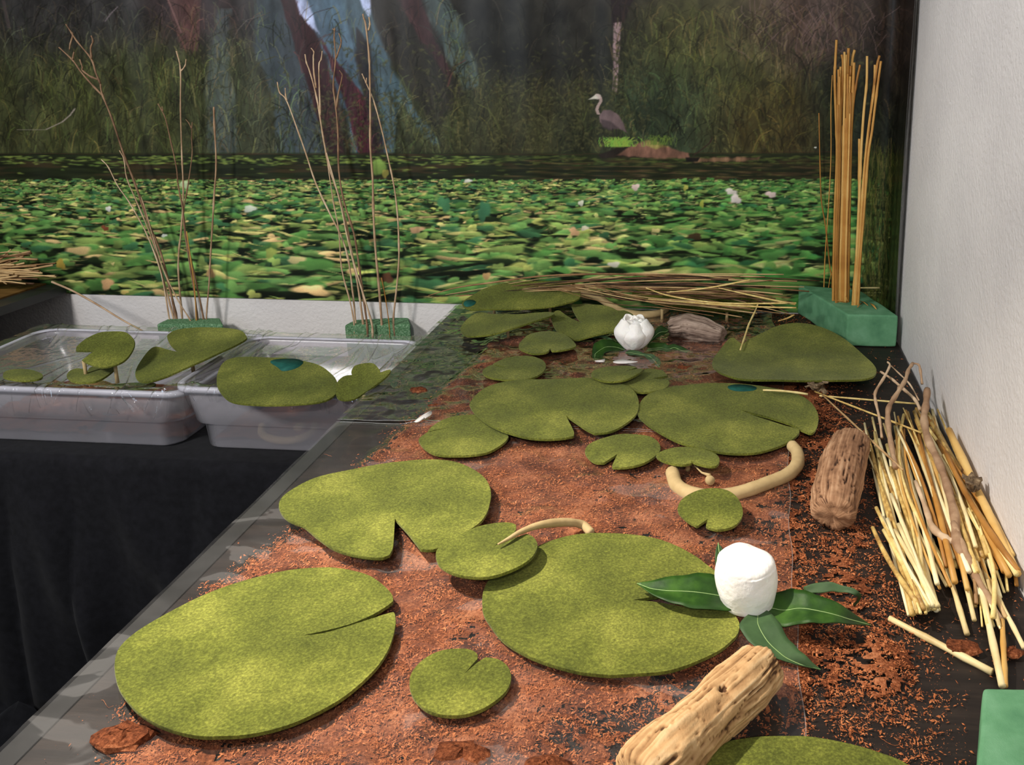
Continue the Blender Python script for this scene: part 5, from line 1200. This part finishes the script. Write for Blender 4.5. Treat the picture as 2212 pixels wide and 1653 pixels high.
def gtwig(pts, rad, label, mat='twig', group='crooked twigs on the straw bundle', name='dry_twig', cat='twig', br=()):
    V, Fs = [], []
    for bi, b in enumerate((pts,)+tuple(br)):
        P = catmull([G(*p) for p in b], 5); 
        for p in P: p.x = min(p.x, XR-0.008)
        n = len(P); rr = np.interp(np.linspace(0, 1, n), np.linspace(0, 1, len(rad)), rad)*(1 if bi == 0 else 0.55)
        v, f = tube_vf(P, [r*(1+0.15*math.sin(i*1.3+bi)) for i, r in enumerate(rr)], 8, len(V)); V += v; Fs += f
    return tag(mesh_obj(name, V, Fs, M[mat]), label, cat, group)
gtwig([(2003,842,.075),(2000,875,.065),(1996,905,.056),(2005,950,.050),(2028,1000,.044),(2046,1050,.040),(2062,1110,.036),(2068,1170,.030),(2094,1228,.020)], [.0058,.0062,.0065,.0060,.0066,.0085], 'thick brown stick lying on top of the straw bundle')
gtwig([(1972,785,.09),(1962,800,.085),(1955,822,.078),(1935,855,.066),(1920,880,.058),(1918,910,.046),(1925,960,.036),(1935,1010,.03)], [.0030,.0040,.0048,.0042], 'crooked twig with a curled dark tip by the wall', br=[[(1972,785,.09),(1984,788,.088),(1988,800,.08),(1992,830,.06)], [(1938,852,.066),(1942,835,.07)]])
gtwig([(1917,782,.085),(1922,790,.082),(1910,815,.074),(1892,845,.062),(1891,865,.055),(1900,905,.040),(1905,945,.030)], [.0016,.0026,.0028,.0022], 'wavy thin twig left of the crooked twig', br=[[(1922,788,.082),(1940,805,.07),(1965,830,.06),(1985,865,.05)]])
gtwig([(1902,803,.070),(1925,818,.066),(1945,835,.06),(1975,862,.05),(1988,885,.044)], [.0020,.0028,.0032], 'short pale twig slanting up behind the straw bundle')
gtwig([(1978,1040,.038),(2000,1100,.034),(2015,1140,.032),(2040,1162,.030),(2058,1170,.028)], [.0028,.0042,.0055,.0048], 'curved pod like stem lying in the middle of the bundle')
gtwig([(2060,1130,.036),(2075,1170,.032),(2090,1205,.028),(2105,1240,.022),(2130,1285,.016),(2160,1340,.01)], [.0045,.0050,.0050,.0045], 'knobbly stick at the lower end of the bundle')
def seed_head(u, v, z, s, label):
    p = G(u, v, z); t = empty('seed_head', tuple(p-Vector((0, 0, .004))), label, 'seed head', 'dried seed heads')
    for i in range(9):
        an = random.uniform(0, 6.28); d = Vector((math.cos(an)*random.uniform(.4, 1), math.sin(an)*random.uniform(.4, 1), random.uniform(-.1, .8)))*s
        mid = p+d*0.5+Vector((0, 0, s*.25)); v_, f_ = tube_vf([p, p+d*.3, mid, p+d*.85, p+d], [s*.10, s*.22, s*.26, s*.18, s*.03], 7, flat=0.4); mesh_obj('husk', v_, f_, M['seed'], t)
seed_head(1765, 843, .034, .026, 'dried brown seed head beside the teal smeared pad')
seed_head(2100, 1062, .045, .026, 'dried dark seed head on top of the straw bundle')
def bark(u, v, s, label, seed):
    p = G(u, v, 0.004); V, Fs = [], []; n, m_ = 8, 14
    for j in range(n+1):
        f = j/n*math.pi
        for i in range(m_):
            an = 2*math.pi*i/m_; k = 1+0.4*fbm(math.cos(an)*2+seed, math.sin(an)*2, f, 3); V.append(p+Vector((math.sin(f)*math.cos(an)*s*k, math.sin(f)*math.sin(an)*s*0.6*k, -math.cos(f)*s*0.30*k+s*.1)))
    for j in range(n):
        for i in range(m_): i2 = (i+1) % m_; Fs.append((j*m_+i, j*m_+i2, (j+1)*m_+i2, (j+1)*m_+i))
    tag(mesh_obj('coir_clump', V, Fs, M['coir'], smooth=False), label, 'coir clump', 'clumps of coir')
bark(2077, 1402, .020, 'flaky coir lump beside the lone split straw', 1.0); bark(2187, 1412, .014, 'small dark coir lump near the foot of the white wall', 2.0)
bark(270, 1600, .030, 'long loose coir clump below the largest front pad', 3.0); bark(1000, 1640, .03, 'coir clump at the bottom edge below the small round pad', 4.0); bark(1180, 1660, .022, 'coir clump at the bottom edge left of the driftwood log', 5.0)
bark(905, 845, .018, 'coir clump on the rippled film at the far left', 6.0); bark(943, 880, .016, 'coir crumb beside the painted glint on the film', 7.0); bark(1480, 800, .022, 'coir clump in front of the grey driftwood lump', 8.0)

# ------------------------------------------------------------------ rushes piled at the mural
random.seed(9)
UG = 'rushes piled below the mural'
def rush(pts, Y, r, label, group=UG, mat='rush', name='dry_rush'):
    P = [HY(u, v, y) for (u, v), y in zip(pts, Y)]
    for p in P: p.z = max(p.z, 0.008 if p.x > -1.2 else 0.034); p.y = min(p.y, YB-0.02)
    Q = catmull(P, 5); n = len(Q); v, f = tube_vf(Q, [r*(0.5+0.6*min(1, 2.5*i/(n-1))) for i in range(n)], 6)
    return tag(mesh_obj(name, v, f, M[mat]), label, 'rush', group)
lab = 'dry brown rush at the top of the loose pile below the mural'
for i in range(46):
    a = i/45; j = random.random; y0 = 2.10+0.10*(1-a)
    vl = 606+44*a; ul = random.uniform(930, 1330) if a < 0.5 else random.uniform(1180, 1480); ur = random.uniform(1560, 1800) if a < 0.6 else random.uniform(1540, 1716)
    vr = 592+94*a+random.gauss(0, 5); vmid = 588+80*a+random.gauss(0, 5)
    if ul < 1300: vl = 640-(ul-930)/370*38+a*14
    rush([(ul, vl), (ul*.66+ur*.34, vmid*0.75+vl*0.25+random.gauss(0, 3)), (ul*.33+ur*.67, vmid+random.gauss(0, 3)), (ur, vr)], [y0, y0+.005, y0, y0-.01], random.uniform(.0009, .0018), lab if a < 0.5 else 'dry brown rush low in the pile, over the pad by the mural')
rush([(925,639), (985,622), (1060,611), (1180,596), (1330,592), (1480,600)], [2.19]*6, .0022, 'long rush sticking out at the left end of the pile below the mural')
for p, l in [([(1395,622),(1450,640),(1560,655),(1720,655)], 'pale rush running over the pad under the pile'), ([(1400,646),(1520,656),(1640,663),(1720,665)], 'lowest pale rush across the front of the pad under the pile'), ([(1440,632),(1530,622),(1620,605)], 'pale rush slanting upward in the pile'), ([(1552,622),(1640,642),(1718,658)], 'pale rush slanting down toward the corner foam block'), ([(1850,622),(1900,622)], 'short pale rush end behind the corner foam block'), ([(1680,694),(1700,688),(1716,680)], 'short bent straw touching the corner foam block')]:
    rush(p, [2.04]*len(p) if 'behind' not in l else [2.2]*len(p), .0019, l, mat='straw')
gtwig([(1638,655,.07),(1630,675,.058),(1618,700,.046),(1608,730,.036),(1599,756,.032)], [.0016,.0022,.0022,.0016], 'thin bent stick resting in the notch of the large olive pad', mat='straw', group=UG)
LG = 'rushes on the side table'
lab = 'dry brown rush in the pile on the side table'
for i in range(46):
    a = i/45; vr = 545+66*a+random.gauss(0, 6); ur = random.uniform(20, 125) if 0.2 < a < .85 else random.uniform(10, 70)
    y = 2.15+0.05*(1-a); rush([(-170, 566+46*a+random.gauss(0, 14)), (-60, 562+48*a+random.gauss(0, 9)), (ur*.5-20, (vr+562+48*a)/2+random.gauss(0, 5)), (ur, vr)], [y]*4, random.uniform(.0012, .0028), lab, LG)
def long_cane():
    P = [HY(112, 609, 2.15), HY(160, 630, 2.14), HY(215, 661, 2.12), HY(262, 690, 2.10), HY(308, 715, 2.08)]
    Q = catmull(P, 5); n = len(Q); v, f = tube_vf(Q, [.0026*(1.1-0.35*i/(n-1)) for i in range(n)], 7)
    tag(mesh_obj('dry_rush', v, f, M['twig']), 'long cane leaning from the side table down onto the left bin', 'rush', LG)
long_cane()

# ------------------------------------------------------------------ small scraps and a painted film glint
def scrap(pts, z, label, name='scrap_and_glint', mat='white_bit'):
    q = [G(u, v, z) for u, v in smooth_outline(pts)]; c = sum(q, Vector())/len(q); k = len(q)
    b = [p-Vector((0, 0, .0008)) for p in q]; fs = [(i, (i+1) % k, 2*k) for i in range(k)]+[((i+1) % k, i, k+i, k+(i+1) % k) for i in range(k)]+[tuple(range(2*k-1, k-1, -1))]
    tag(mesh_obj(name, q+b+[c+Vector((0, 0, .001))], fs, M[mat]), label, 'scrap')
scrap([(1324,781),(1345,776),(1365,779),(1378,781),(1360,784),(1335,785)], .016, 'pale pink petal shaped scrap in front of the far white flower')
scrap([(1285,779),(1300,778),(1306,775),(1305,781),(1290,781)], .014, 'tiny white scrap under the left leaf of the far flower')
scrap([(896,910),(912,897),(930,888),(932,895),(918,904),(922,899),(905,911)], .016, 'painted white glint on the film by the middle table seam')  # reflection on the plastic, put in as a solid white sliver
